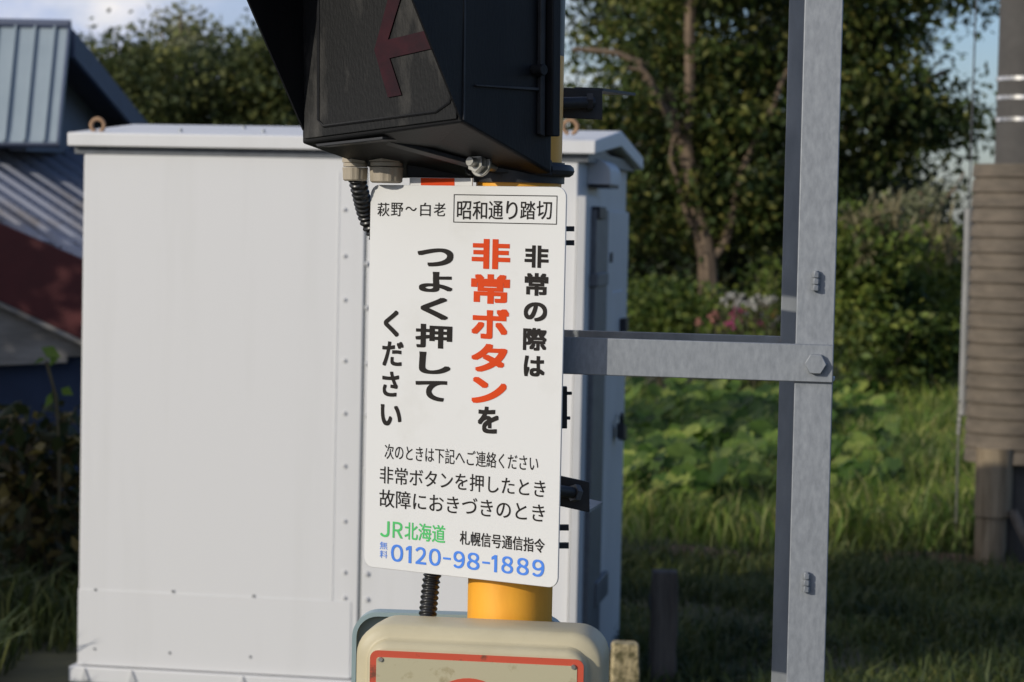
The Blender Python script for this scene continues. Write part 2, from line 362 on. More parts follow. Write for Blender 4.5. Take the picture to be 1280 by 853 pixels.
# base frame
MB().fbox(CF, -.022, CW + .01, -.06, -.004, -CD, .032).build('base_rail', M['cabinet'], cab, bevel=.004)
MB().fbox(CF, .02, CW - .02, -bz, -.062, -CD + .05, -.03).build('plinth', M['concrete'], cab)
for x in (104, 163, 302):
    u, _ = cuv(x, 842, .05); o = CF.at(u, -.006, .033)
    MB().prism([o, CF.at(u + .018, -.05, .033), CF.at(u - .012, -.05, .033)], CF.d * .006).build('base_gusset', M['cabside'], cab)
# roof
OV = .05; OR = .06; rz0 = cuv(400, 186.7, OV)[1]
mid = -CD / 2; rise = .062; th = .05
prof = [(OV, rz0 - .002), (OV, rz0 + .045), (mid, rz0 + .045 + rise), (-CD - OV, rz0 + .03), (-CD - OV, rz0 - .02), (mid, rz0 + rise - .012)]
MB().prism([CF.at(-.045, z, d) for d, z in prof], CF.u * (CW + .045 + OR)).build('roof', M['cabinet'], cab, bevel=.004)
gl = [(-.004, ZT - .002), (mid, rz0 + rise - .03), (-CD + .004, ZT - .002)]
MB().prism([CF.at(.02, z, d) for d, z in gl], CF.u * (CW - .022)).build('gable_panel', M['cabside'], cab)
eb = MB().fbox(CF, -.03, CW + .03, ZT - .012, rz0 + .012, -CD + .02, .012); eb.build('eave_band', M['grey_part'], cab)
for x, y_ in ((122, 157), (713, 159)):
    u, v = cuv(x, y_, -.06); c = CF.at(u, v, -.06); R_ = .024
    MB().tube([c + CF.u * R_ * math.cos(t) + CF.v * R_ * math.sin(t) for t in np.linspace(-.42 * math.pi, 1.42 * math.pi, 18)], .0075, 8).build('lifting_eye', M['orange'], cab)
for uu_, dd in ((.32, -.12), (.47, -.42), (.62, -.15), (.77, -.45), (.93, -.2)):
    zz = rz0 + .045 + rise * (OV - dd) / (OV - mid)
    MB().cyl(CF.at(uu_, zz - .004, dd), CF.at(uu_, zz + .012, dd), .009, .006, 8).build('roof_screw', M['galv'], cab)
# right side hardware
SO = CF.at(CW, 0, 0); SN = CF.u
def suv(x, y, off=0.0):
    q = PL(x, y, SO + SN * off, SN) - CF.o; return -float(q @ CF.d), float(q @ CF.v)   # distance back, height
def sbox(mb, x0, x1, y0, y1, o0, o1):
    d0, va = suv(x0, y0); d1, vb = suv(x1, y1); d0b, _ = suv(x0, y1)
    return mb.fbox(CF, CW + o0, CW + o1, vb, va, -d1, -d0)
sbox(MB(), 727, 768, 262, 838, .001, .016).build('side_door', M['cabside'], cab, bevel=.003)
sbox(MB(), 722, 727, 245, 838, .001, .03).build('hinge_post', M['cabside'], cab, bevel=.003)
sbox(MB(), 728.5, 731, 262, 838, .014, .05).build('lock_rod', M['grey_part'], cab)
sbox(MB(), 729, 737, 258, 274, .016, .06).build('rod_guide', M['darksteel'], cab, bevel=.003)
sbox(MB(), 726, 740, 342, 356, .016, .06).build('rod_guide', M['grey_part'], cab, bevel=.003)
sbox(MB(), 726, 740, 728, 742, .016, .06).build('rod_guide', M['grey_part'], cab, bevel=.003)
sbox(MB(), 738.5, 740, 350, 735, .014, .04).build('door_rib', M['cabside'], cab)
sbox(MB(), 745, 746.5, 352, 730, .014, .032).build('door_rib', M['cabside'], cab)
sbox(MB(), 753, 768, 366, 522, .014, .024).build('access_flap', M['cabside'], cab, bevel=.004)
sbox(MB(), 767, 769.5, 398, 414, .014, .05).build('flap_latch', M['darksteel'], cab)
sbox(MB(), 757, 759, 316, 328, .016, .022).build('keyhole', M['darksteel'], cab)
d0, v0 = suv(757, 533); pk = MB()
pk.box(CF.at(CW + .03, v0 - .05, -d0 - .10), CF.u * .03, -CF.d * .09 + CF.v * -.02, CF.v * .055)
pk.tube([CF.at(CW + .045, v0 - .0, -d0 - .115), CF.at(CW + .045, v0 + .035, -d0 - .105), CF.at(CW + .045, v0 + .04, -d0 - .15), CF.at(CW + .045, v0, -d0 - .17)], .006, 8)
pk.build('padlock', M['darksteel'], cab, bevel=.004)
# vent hood: box with a rounded shoulder
d0, va = suv(735, 197); d1, vb = suv(748, 232); ho_ = .082
lp = [CF.at(CW + .001, vb, -d0), CF.at(CW + ho_, vb, -d0)] + [CF.at(CW + .001 + (ho_ - .001) * math.cos(t), va - .055 + .055 * math.sin(t), -d0) for t in np.linspace(.1, math.pi / 2, 8)]
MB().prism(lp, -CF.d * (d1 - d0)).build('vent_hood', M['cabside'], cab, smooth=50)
MB().fbox(CF, CW + .006, CW + ho_ - .006, vb - .012, vb - .001, -d1 + .01, -d0 - .01).build('vent_slot', M['darksteel'], cab)

# ------------------------------------------------------------------ yellow pole
pc = P(637.5, 750, 3.25); PX, PY = pc[0], pc[1]; PR = .0577
def polez(y): return float(P(640, y, PY)[2])
pole = thing('crossing_pole', 'yellow round steel pole with a black band behind the white warning sign', 'pole', (PX, PY, 0))
MB().cyl((PX, PY, 0), (PX, PY, polez(70)), PR, n=48).build('yellow_shaft', M['yellow'], pole)
MB().cyl((PX, PY, polez(70)), (PX, PY, polez(-320)), PR, n=48).build('black_band', M['poleblack'], pole)
MB().cyl((PX, PY, polez(-320)), (PX, PY, polez(-700)), PR, n=48).build('yellow_shaft', M['yellow'], pole)
MB().cyl((PX, PY, 0), (PX, PY, .06), .11, n=32).build('base_flange', M['darksteel'], pole)

# ------------------------------------------------------------------ warning sign
SF = Frame(P(580, 480, 3.2), 31.7)
c4 = [SF.uv(*q) for q in ((463, 231), (708, 234), (697, 735.5), (455, 708.5))]
u0 = (c4[0][0] + c4[3][0]) / 2; u1 = (c4[1][0] + c4[2][0]) / 2; v1 = (c4[0][1] + c4[1][1]) / 2; v0 = (c4[2][1] + c4[3][1]) / 2
sign = thing('warning_sign', 'white vertical sign board with red and black Japanese lettering and a blue phone number', 'sign', SF.at((u0 + u1) / 2, v0, 0))
rr = rrect(u0, u1, v0, v1, .014)
MB().prism([SF.at(a, b_, -.003) for a, b_ in rr], SF.d * .003).build('sign_plate', M['sign'], sign, bevel=.0008)
def glyphs(s):
    cu = bpy.data.curves.new('text', 'FONT'); cu.body = s; cu.resolution_u = 6
    o = bpy.data.objects.new('text', cu); COL.objects.link(o); bpy.context.view_layer.update()
    me = bpy.data.meshes.new_from_object(o.evaluated_get(bpy.context.evaluated_depsgraph_get()))
    V = np.array([v.co[:] for v in me.vertices]); Fc = [tuple(p.vertices) for p in me.polygons]
    bpy.data.objects.remove(o); bpy.data.curves.remove(cu); bpy.data.meshes.remove(me)
    return V, Fc
def put(mb, s, x0, x1, y0, y1, bold=0.0, ya=None, yb=None, d=.0006):
    """text s fitted into the box its letters have on the board; ya, yb: top and bottom at the right end"""
    V, Fc = s if isinstance(s, tuple) else glyphs(s)
    ya = y0 if ya is None else ya; yb = y1 if yb is None else yb
    a = [SF.uv(x0, y0), SF.uv(x1, ya), SF.uv(x1, yb), SF.uv(x0, y1)]
    uu0 = (a[0][0] + a[3][0]) / 2; uu1 = (a[1][0] + a[2][0]) / 2; vt = (a[0][1] + a[1][1]) / 2; vb_ = (a[2][1] + a[3][1]) / 2
    mn = V.min(0) - bold; mxx = V.max(0) + bold
    offs = [(0, 0)] + ([(bold * ax, bold * ay) for ax, ay in ((-1, -1), (0, -1), (1, -1), (1, 0), (1, 1), (0, 1), (-1, 1), (-1, 0))] if bold else [])
    for k, (ox, oy) in enumerate(offs):      # strokes thickened by copies set side by side, each a hair above the last
        mb.add([SF.at(uu0 + (q[0] + ox - mn[0]) / (mxx[0] - mn[0]) * (uu1 - uu0), vb_ + (q[1] + oy - mn[1]) / (mxx[1] - mn[1]) * (vt - vb_), d + k * .00001) for q in V], Fc)
kb = MB(); kr = MB(); kg = MB(); kl = MB()
for s, x0, x1 in (('萩', 472, 487), ('野', 489, 504), ('～', 507, 521), ('白', 525.5, 538.5), ('老', 542.5, 557)):
    yy = (258.5, 264) if s == '～' else (253.5, 270.5)
    put(kb, s, x0, x1, *yy, bold=.004)
for s, x0, x1 in (('昭', 571.5, 589), ('和', 591, 609), ('通', 611, 629), ('り', 633, 647), ('踏', 650.5, 669.5), ('切', 671, 690)):
    put(kb, s, x0, x1, 251.5, 274.5, bold=.006)
# box round the crossing name
fa = [SF.uv(567.5, 243), SF.uv(697, 243.6), SF.uv(696.5, 281), SF.uv(567, 280)]
fu0, fu1, fv0, fv1 = fa[0][0], fa[1][0], fa[2][1], fa[0][1]; lw = .0011
for q in ((fu0, fu1, fv1 - lw, fv1), (fu0, fu1, fv0, fv0 + lw), (fu0, fu0 + lw, fv0 + lw, fv1 - lw), (fu1 - lw, fu1, fv0 + lw, fv1 - lw)):
    kb.add([SF.at(q[0], q[2], .0006), SF.at(q[1], q[2], .0006), SF.at(q[1], q[3], .0006), SF.at(q[0], q[3], .0006)], [(0, 1, 2, 3)])
for s, x0, x1, y0, y1 in (('非', 656, 686, 307, 335), ('常', 656, 685.5, 341.5, 370), ('の', 655, 684, 378, 402), ('際', 654, 683.5, 410, 438.5), ('は', 655, 681, 445, 471)):
    put(kb, s, x0, x1, y0, y1, bold=.034)
for s, x0, x1, y0, y1 in (('非', 590, 638, 299, 336.5), ('常', 589, 637.5, 343, 380), ('ボ', 589.5, 636.5, 386, 424), ('タ', 589, 634.5, 430, 465.5), ('ン', 589.5, 633.5, 472, 505)):
    put(kr, s, x0, x1, y0, y1, bold=.036)
put(kb, 'を', 597.5, 623.5, 508.5, 542, bold=.034)
for s, x0, x1, y0, y1 in (('つ', 522, 567, 310.5, 333.5), ('よ', 524, 566, 340, 365.5), ('く', 526, 560.5, 372, 399.8), ('押', 519.5, 565.5, 405.5, 435.5), ('し', 524, 563.5, 440.5, 468), ('て', 519.5, 559, 475.5, 501.5)):
    put(kb, s, x0, x1, y0, y1, bold=.032)
for s, x0, x1, y0, y1 in (('く', 480, 499, 388, 421), ('だ', 478, 504.5, 427, 458), ('さ', 478, 499, 464.5, 496), ('い', 476, 502, 506, 532.5)):
    put(kb, s, x0, x1, y0, y1, bold=.026)
put(kb, '次のときは下記へご連絡ください', 481, 673, 554.5, 574, .003, 570, 589.5)
put(kb, '非常ボタンを押したとき', 475, 682, 582.5, 604, .004, 600.5, 622.5)
put(kb, '故障におきづきのとき', 474.5, 681, 611.5, 634, .004, 630, 653)
put(kg, 'Ｊ', 475.5, 487, 651, 671, .012, 651.6, 672); put(kg, 'Ｒ', 491, 503.5, 652.3, 672.3, .012, 653, 673.5); put(kg, '北海道', 506, 556.6, 652.5, 674.5, .012, 656.5, 679)
put(kb, '札幌信号通信指令', 575, 681, 664, 681.5, .012, 673, 691)
put(kl, '無', 475, 484.5, 677, 686.5, .0, 677.7, 687.2); put(kl, '料', 475, 484.5, 688, 697.5, .0, 688.7, 698.2)
one = (np.array([(0, 0, 0), (.13, 0, 0), (.13, 1, 0), (.02, 1, 0), (-.16, .86, 0), (-.16, .73, 0), (0, .82, 0)]) * np.array([.75, .75, 1]), [(0, 1, 2, 3, 6), (3, 4, 5, 6)])
for s, x0, x1 in (('０', 489, 504), (one, 507.5, 514.5), ('２', 519.5, 533), ('０', 536.5, 551), ('-', 554, 563.5), ('９', 567, 581), ('８', 584, 599.5), ('-', 603, 612.5), (one, 614.5, 621.5), ('８', 627, 641.5), ('８', 646, 661), ('９', 665.5, 680.5)):
    ta = 680 + (x0 - 488.6) * .1066; tb = 680 + (x1 - 488.6) * .1066
    if s == '-': put(kl, s, x0, x1, ta + 9.6, ta + 12.2, 0, tb + 9.6, tb + 12.2)
    else: put(kl, s, x0, x1, ta, ta + 21.6, .016 if s is not one else .012, tb, tb + 21.6)
kb.build('black_lettering', M['ink_black'], sign, smooth=0); kr.build('red_lettering', M['ink_red'], sign, smooth=0)
kg.build('green_lettering', M['ink_green'], sign, smooth=0); kl.build('blue_lettering', M['ink_blue'], sign, smooth=0)
# bands that hold the sign to the pole: their ends stick out past its right edge
def rect3(mb, x0, x1, y0, y1, Y, th_, skew=0.0):
    a, b_, c_ = P(x0, y0, Y), P(x1, y0 + skew, Y), P(x0, y1, Y)
    return mb.box(a, b_ - a, c_ - a, (0, th_, 0))
for y in (283, 300.5, 657, 679.5):
    m_ = MB(); xr = 718 if y < 400 else 711
    m_.tube([(PX + (PR + .003) * math.cos(t), PY + (PR + .003) * math.sin(t), polez(y + 3)) for t in np.linspace(0, 2 * math.pi, 32)], .0034, 6, caps=False)
    rect3(m_, 684, xr, y, y + 6.5, PY - .03, .012)
    m_.build('mounting_band', M['darksteel'], sign)
m_ = MB(); rect3(m_, 690, 709, 484, 536, PY - .03, .02); rect3(m_, 705, 715, 490, 494, PY - .02, .006); rect3(m_, 705, 713, 521, 525, PY - .02, .006)
m_.build('clamp', M['darksteel'], sign, bevel=.001)

# ------------------------------------------------------------------ red and white plate behind the sign top
def sfq(x, y, d): return SF.at(*SF.uv(x, y, d), d)
pz = [sfq(512, 222, -.009), sfq(590, 223, -.009), sfq(590, 262, -.009), sfq(512, 262, -.009)]
rp_o = MB().prism(pz, -SF.d * .002).build('striped_plate', M['sign'], None)
tag(rp_o, 'narrow red and white plate peeping out between the black indicator and the white sign', 'plate')
MB().prism([sfq(526, 222.6, -.0085), sfq(568, 223, -.0085), sfq(568, 262, -.0085), sfq(526, 262, -.0085)], -SF.d * .0004).build('red_band', M['ink_red'], rp_o)

# ------------------------------------------------------------------ black arrow indicator
TA = -330.0
YA, YB = 3.20, 3.03; bk = np.array([math.sin(math.radians(40)), math.cos(math.radians(40)), 0]) * .182
A1 = P(377, 180, YA); B1 = P(577, 153, YB); A0 = P(372, TA, YA); B0 = P(588, TA - 30, YB)
C1 = P(690, 218, YB + .14); D1 = P(500, 224, YA + .14); C0 = P(695, TA - 30, YB + .14); D0 = D1 * 1; D0[2] = A0[2]
ind = thing('arrow_indicator', 'black boxy crossing indicator with dark red arrow and slanted side hoods', 'signal', (PX - .1, PY - .1, A1[2]))
MB().add([A0, A1, B1, B0, C0, C1, D1, D0], [(0, 1, 2, 3), (3, 2, 5, 4), (4, 5, 6, 7), (7, 6, 1, 0), (1, 6, 2), (2, 6, 5), (0, 3, 4, 7)]).build('housing', M['black'], ind, smooth=0, bevel=.004, seg=3)
fn = np.cross(B1 - A1, A0 - A1); fn /= np.linalg.norm(fn)
if fn[1] > 0: fn = -fn
def FP(x, y, d=0.0): return PL(x, y, A1 + fn * d, fn)
face = [(381, -300), (381.5, 174), (572, 149), (580, -300)]
MB().prism([FP(*q, .0005) for q in face], fn * .0025).build('face_plate', M['dirtface'], ind, bevel=.001)
# raised frame round the lens
fr_ = [(398, -300), (398, 150), (405, 158), (545, 140), (562, 128), (566, 112), (572, -300)]
pts_ = [FP(*q, .0032) for q in fr_]
MB().tube(pts_, .0022, 6).build('lens_gasket', M['black'], ind)
am = MB()
am.prism([FP(*q, .0032) for q in [(469, 63), (486, 122), (503, 119), (488, 73), (541, 61), (535, 38), (486, 50), (505, -12), (489, -12)]], fn * .002)
am.build('arrow', M['arrow'], ind)
def hood(pa, pb, deep, up):
    """triangular side sheet: deep at the top, running out to nothing at the bottom"""
    t = up - pb; n_ = np.cross(t, fn); n_ /= np.linalg.norm(n_)
    q = [pb, up, up + fn * deep]
    return MB().prism([x - n_ * .0015 for x in q], n_ * .003)
Lb = FP(379, 163)
# hood depth so that at y=0 its rim stands at x=300 (left) and x=513 (right)
def depth_for(xrim, yrim, xb, yb, xt):
    base = FP(xb + (xt - xb) * (yb - yrim) / (yb - TA), yrim)
    # solve base + fn*d projects to xrim
    lo, hi = 0, .6
    for _ in range(50):
        m2 = (lo + hi) / 2; q = base + fn * m2 - CAM; px = 640 + F * (q @ _R) / (q @ _FW)
        if px > xrim: lo = m2
        else: hi = m2
    return lo
dl = depth_for(303, 0, 376, 163, 372); dr = depth_for(513, 0, 576, 152, 586)
hood(0, Lb, dl * (163 - TA) / 163, FP(376, TA)).build('side_hood', M['black'], ind, smooth=0)
Rb = FP(575.5, 150)
hood(0, Rb, dr * (152 - TA) / 152, FP(584, TA)).build('side_hood', M['black'], ind, smooth=0)
tp = [FP(372, TA), FP(584, TA), FP(584, TA) + fn * dr * (152 - TA) / 152, FP(372, TA) + fn * dl * (163 - TA) / 163]
MB().prism(tp, (0, 0, .004)).build('top_hood', M['black'], ind, smooth=0)
# right side: door strip, rib and knob. side plane through B1, C1, B0
sn = np.cross(C1 - B1, B0 - B1); sn /= np.linalg.norm(sn)
if sn[1] > 0: sn = -sn
def SP(x, y, d=0.0): return PL(x, y, B1 + sn * d, sn)
MB().prism([SP(*q, .0005) for q in ((674, -300), (671, 168), (677, 171), (680, -300))], sn * .006).build('door_edge', M['darksteel'], ind, bevel=.001)
MB().prism([SP(*q, .0005) for q in ((683, -300), (680, 171), (690, 171), (694, -300))], sn * .014).build('door_lip', M['black'], ind, bevel=.002)
MB().prism([SP(*q, .0005) for q in ((593, 106), (676, 110), (676, 114), (593, 108))], sn * .004).build('side_rib', M['darksteel'], ind, bevel=.0006)
q = SP(667, 88); MB().cyl(q, q + sn * .018, .0075, n=16).build('latch_knob', M['black'], ind, bevel=.001)
q = [SP(582, -300, .0005), SP(578.5, 150, .0005), SP(580.5, 150, .0005), SP(584, -300, .0005)]
MB().prism(q, sn * .0012).build('corner_seam', M['darksteel'], ind)
# underside: folded stay and mounting bolt
un = np.cross(D1 - B1, C1 - B1); un /= np.linalg.norm(un)
if un[2] > 0: un = -un
def UP(x, y, d=0.0): return PL(x, y, B1 + un * d, un)
MB().prism([UP(*q, .001) for q in ((487, 172), (600, 203), (598, 208), (482, 176))], un * .006).build('stay', M['darksteel'], ind, bevel=.001)
MB().prism([FP(*q, -.004) for q in ((394, 180), (478, 171), (478, 175), (396, 184))], -fn * .05).build('lower_rail', M['darksteel'], ind, bevel=.001)
bo = P(600, 205, 3.17); bx = np.array([-.62, -.75, .12]); bx /= np.linalg.norm(bx)
mb_ = MB(); mb_.cyl(bo - bx * .03, bo + bx * .022, .0065, n=14); mb_.cyl(bo, bo + bx * .011, .0135, n=6); mb_.cyl(bo - bx * .004, bo, .017, n=24)
mb_.build('mounting_bolt', M['bolt'], ind, smooth=30, bevel=.0007)
m_ = MB(); rect3(m_, 604, 690, 196, 216, 3.19, .006, 4); m_.build('clamp_plate', M['darksteel'], ind, bevel=.002)
m_ = MB(); rect3(m_, 508, 694, 180, 222, 3.262, .008, 2); m_.build('mounting_plate', M['black'], ind, bevel=.002)
MB().cyl((PX, PY, polez(229)), (PX, PY, polez(203)), PR + .004, n=40).build('clamp_collar', M['darksteel'], ind)
zz = float(P(700, 214, PY)[2]); rr_ = .0665
m_ = MB(); m_.tube([(PX + rr_ * math.cos(t), PY + rr_ * math.sin(t), zz) for t in np.linspace(-.30 * math.pi, 1.1 * math.pi, 30)], .0085, 10); m_.build('clamp_ring', M['darksteel'], ind)
def gland(x0, x1, y0, y1, Y):
    c = P((x0 + x1) / 2, y1, Y); c2 = P((x0 + x1) / 2, y0, Y); r = (x1 - x0) / 2 * Y / F; h = float(c2[2] - c[2]); m_ = MB()
    base = Vector((c[0], c[1], c[2])); Z = Vector((0, 0, 1))
    n = 36; loops = []
    for t, s in ((0, .80), (.04, .93), (.30, .96), (.44, .99)):
        loops.append([base + Z * h * t + Vector((math.cos(2 * math.pi * k / n), math.sin(2 * math.pi * k / n), 0)) * r * s * (1 if k % 3 else .95) for k in range(n)])
    m_.loft(loops)
    m_.cyl(base + Z * h * .46, base + Z * h * .58, r * .93, r * .93, n=24)
    m_.cyl(base + Z * h * .59, base + Z * h * .80, r * 1.04, r * 1.04, n=6, phase=.3)
    g_ = m_.build('cable_gland', M['beige_gland'], ind, smooth=25, bevel=.0006)
    MB().cyl(base + Z * h * .79, base + Z * h * 1.25, r * .86, n=24).build('gland_neck', M['grey_part'], g_)
    return c
gc = gland(427.5, 460, 188, 226.5, 3.272)
gland(461, 504.5, 184, 229, 3.262)

# ------------------------------------------------------------------ corrugated conduit
def smoothpath(pts, step):
    pts = [Vector(p) for p in pts]; out_ = []
    for i in range(len(pts) - 1):
        p0 = pts[max(i - 1, 0)]; p1 = pts[i]; p2 = pts[i + 1]; p3 = pts[min(i + 2, len(pts) - 1)]
        k = max(2, int((p2 - p1).length / step))
        for j in range(k):
            t = j / k
            out_.append(.5 * ((2 * p1) + (p2 - p0) * t + (2 * p0 - 5 * p1 + 4 * p2 - p3) * t * t + (3 * p1 - p0 - 3 * p2 + p3) * t ** 3))
    out_.append(pts[-1]); return out_
path = smoothpath([P(446, 222, 3.272), P(451, 243, 3.285), P(460, 275, 3.31), P(480, 320, 3.318), P(498, 450, 3.30), P(530, 620, 3.265), P(540, 705, 3.25), P(538, 735, 3.245), P(532.5, 790, 3.215)], .0012)
s_ = 0; rad = []
for i, p_ in enumerate(path):
    if i: s_ += (p_ - path[i - 1]).length
    rad.append(.0113 * (1 + .12 * math.sin(2 * math.pi * s_ / .0078)))
cdt = MB().tube(path, rad, 20).build('corrugated_conduit', M['rubber'], None, smooth=80)
tag(cdt, 'black corrugated cable conduit running from the indicator down behind the sign', 'conduit')

# ------------------------------------------------------------------ pole brackets
bk1 = thing('pole_bracket', 'dark steel angle bracket on the pole above the white sign', 'bracket', P(705, 128, PY), 'dark brackets behind the yellow pole')
m_ = MB(); rect3(m_, 690, 753, 109, 147, 3.345, .006, 3); m_.build('bracket_plate', M['darksteel'], bk1, bevel=.001)
a = P(718, 109, 3.351); b_ = P(754, 110.5, 3.351); m_ = MB().box(a, b_ - a + np.array([.0, 0, 0]), (.05, .10, 0), (0, 0, -.004)); m_.build('bracket_flange', M['darksteel'], bk1)
MB().cyl(P(688, 129.5, 3.30), P(741, 128, 3.335), .008, n=14).build('through_bolt', M['darksteel'], bk1)
m_ = MB(); m_.cyl(P(734, 128, 3.333), P(741, 128, 3.333), .0125, n=6); m_.build('nut', M['darksteel'], bk1)
bk2 = thing('pole_bracket', 'dark steel angle bracket on the pole beside the lower right of the sign', 'bracket', P(705, 615, PY), 'dark brackets behind the yellow pole')
m_ = MB(); rect3(m_, 686, 737, 592, 630, 3.345, .006, 11); m_.build('bracket_plate', M['darksteel'], bk2, bevel=.001)
a = P(702, 633, 3.351); b_ = P(737, 641, 3.351); MB().box(a, b_ - a, (.022, .10, .0), (0, 0, .004)).build('bracket_flange', M['galv_rear'], bk2)
MB().cyl(P(688, 612, 3.30), P(722, 617, 3.338), .008, n=14).build('through_bolt', M['darksteel'], bk2)
m_ = MB(); m_.cyl(P(716, 616, 3.332), P(722, 617, 3.337), .0125, n=6); m_.build('nut', M['grey_part'], bk2)

# ------------------------------------------------------------------ steel frame
BF = Frame(P(750, 444, 3.170), 11)
ub0 = BF.uv(600, 444)[0]; ub1 = BF.uv(1041.5, 455)[0]; vt = (BF.uv(710, 421.7)[1] + BF.uv(1035, 431.2)[1]) / 2; vb_ = (BF.uv(710, 468)[1] + BF.uv(1035, 478.6)[1]) / 2
up0 = BF.uv(1005.6, 0, -.006)[0]; up1 = BF.uv(1054, 0, -.006)[0]
frame_ = thing('steel_frame', 'galvanised angle steel posts joined to the yellow pole by bolted crossbars', 'frame', (BF.at(up0, 0, 0)[0], BF.at(up0, 0, 0)[1], 0))
gz = -float(BF.o[2])
def angle_bar(mb, fr, u0_, u1_, v0_, v1_, d, t, leg):
    mb.fbox(fr, u0_, u1_, v0_, v1_, d - t, d); mb.fbox(fr, u0_, u1_, v0_, v0_ + t, d - leg, d - t); return mb
angle_bar(MB(), BF, ub0, ub1, vb_, vt, 0, .006, .05).build('crossbar', M['galv'], frame_, bevel=.0012)
pm = MB(); pm.fbox(BF, up0, up1, gz, .95, -.0125, -.0065); pm.fbox(BF, up0, up0 + .006, gz, .95, -.058, -.0125)
pm.build('post', M['galv_post'], frame_, bevel=.0015, seg=3)
RD = -.33
ur0 = BF.uv(986.5, 0, RD)[0]; urx = BF.uv(963, 853, RD)[0]
pm = MB(); pm.fbox(BF, ur0, ur0 + .05, gz, .95, RD - .006, RD); pm.fbox(BF, ur0 + .044, ur0 + .05, gz, .95, RD - .056, RD - .006)
pm.build('rear_post', M['galv_rear'], frame_, bevel=.001)
vr1 = (BF.uv(710, 413, RD - .007)[1] + BF.uv(970, 420, RD - .007)[1]) / 2
rbm = MB(); rbm.fbox(BF, ub0 - .05, ur0 + .05, vr1 - .05, vr1, RD - .013, RD - .007); rbm.fbox(BF, ub0 - .05, ur0 + .04, vr1 - .05, vr1 - .044, RD - .055, RD - .013)
rbm.build('rear_crossbar', M['galv_rear'], frame_, bevel=.001)
u_, v_ = BF.uv(1020, 455); m_ = MB()
m_.cyl(BF.at(u_, v_, 0), BF.at(u_, v_, .010), .0145, n=6, phase=.25); m_.build('hex_bolt', M['galv'], frame_, smooth=20, bevel=.0012)
for x, y in ((1020, 352), (1008, 728)):
    u_, v_ = BF.uv(x, y, -.0065); m_ = MB()
    for k, (hh, r_) in enumerate(((-.0085, .0058), (.0, .0058), (.0085, .0058))):
        m_.cyl(BF.at(u_, v_ + hh - .0035, -.001), BF.at(u_, v_ + hh + .0035, -.001), r_, n=6)
    m_.cyl(BF.at(u_, v_ - .012, -.002), BF.at(u_, v_ + .014, -.002), .004, n=10)
    m_.build('stud', M['galv'], frame_, smooth=20, bevel=.0006)

# ------------------------------------------------------------------ emergency button box
XF = Frame(P(600, 800, 3.09), 8)
a0 = XF.uv(443, 850)[0]; a1 = XF.uv(754, 850)[0]; at_ = (XF.uv(520, 783)[1] + XF.uv(690, 791)[1]) / 2; ab = at_ - .36
box_ = thing('emergency_button_box', 'beige rounded button box with a red bordered plate below the sign', 'box', XF.at((a0 + a1) / 2, ab, 0))
def ring(ins, d, r): return [XF.at(u, v, d) for u, v in rrect(a0 + ins, a1 - ins, ab + ins, at_ - ins, r, 8)]
MB().loft([ring(.002, -.095, .040), ring(0, -.05, .042), ring(0, -.012, .042), ring(.002, -.005, .040), ring(.007, 0, .036), ring(.014, .0005, .032),
           ring(.017, .002, .030), ring(.019, .010, .028), ring(.020, .016, .027), ring(.0235, .0205, .025), ring(.0275, .0215, .022)]).build('cover', M['cover'], box_, smooth=50)
pb0, pbt = XF.uv(463, 813, .0215); pb1 = XF.uv(730, 826, .0215)[0]; pbt = (pbt + XF.uv(700, 823, .0215)[1]) / 2
def pr(ins, r): return rrect(pb0 + ins, pb1 - ins, ab + .04 + ins, pbt - ins, r, 5)
lo_ = [[XF.at(u, v, .0218) for u, v in pr(0, .010)], [XF.at(u, v, .0232) for u, v in pr(0, .010)]]
pl_ = MB().loft(lo_).build('red_border', M['redborder'], box_)
MB().loft([[XF.at(u, v, .0225) for u, v in pr(.0085, .004)], [XF.at(u, v, .0240) for u, v in pr(.0085, .004)]]).build('label_plate', M['plate'], box_)
for x, y in ((476, 824.5), (717, 834)):
    u_, v_ = XF.uv(x, y, .024); m_ = MB(); m_.cyl(XF.at(u_, v_, .0238), XF.at(u_, v_, .0262), .0034, .0028, n=14); m_.build('screw', M['bolt'], box_)
u_, v_ = XF.uv(587, 848, .024); rc = .062
m_ = MB().loft([[XF.at(u_ + rc * math.cos(t), v_ - rc + rc * math.sin(t), d_) for t in np.linspace(0, 2 * math.pi, 49)[:-1]] for d_ in (.0238, .0246)])
m_.build('red_disc', M['redborder'], box_)
MB().cyl(XF.at(u_, v_ - rc, .0246), XF.at(u_, v_ - rc, .045), .028, n=32).build('push_button', M['ink_red'], box_, bevel=.004)
# teal case behind
TF = Frame(P(600, 800, 3.31), 4)
t0 = TF.uv(439.5, 830)[0]; t1 = TF.uv(708, 790)[0]; tt = (TF.uv(500, 768)[1] + TF.uv(600, 768)[1]) / 2
def tr(ins, d, r): return [TF.at(u, v, d) for u, v in rrect(t0 + ins, t1 - ins, tt - .34 + ins, tt - ins, r, 8)]
MB().loft([tr(0, -.03, .035), tr(0, .0, .035), tr(.006, .0, .030), tr(.006, -.02, .030)]).build('back_case', M['teal'], box_, smooth=40)

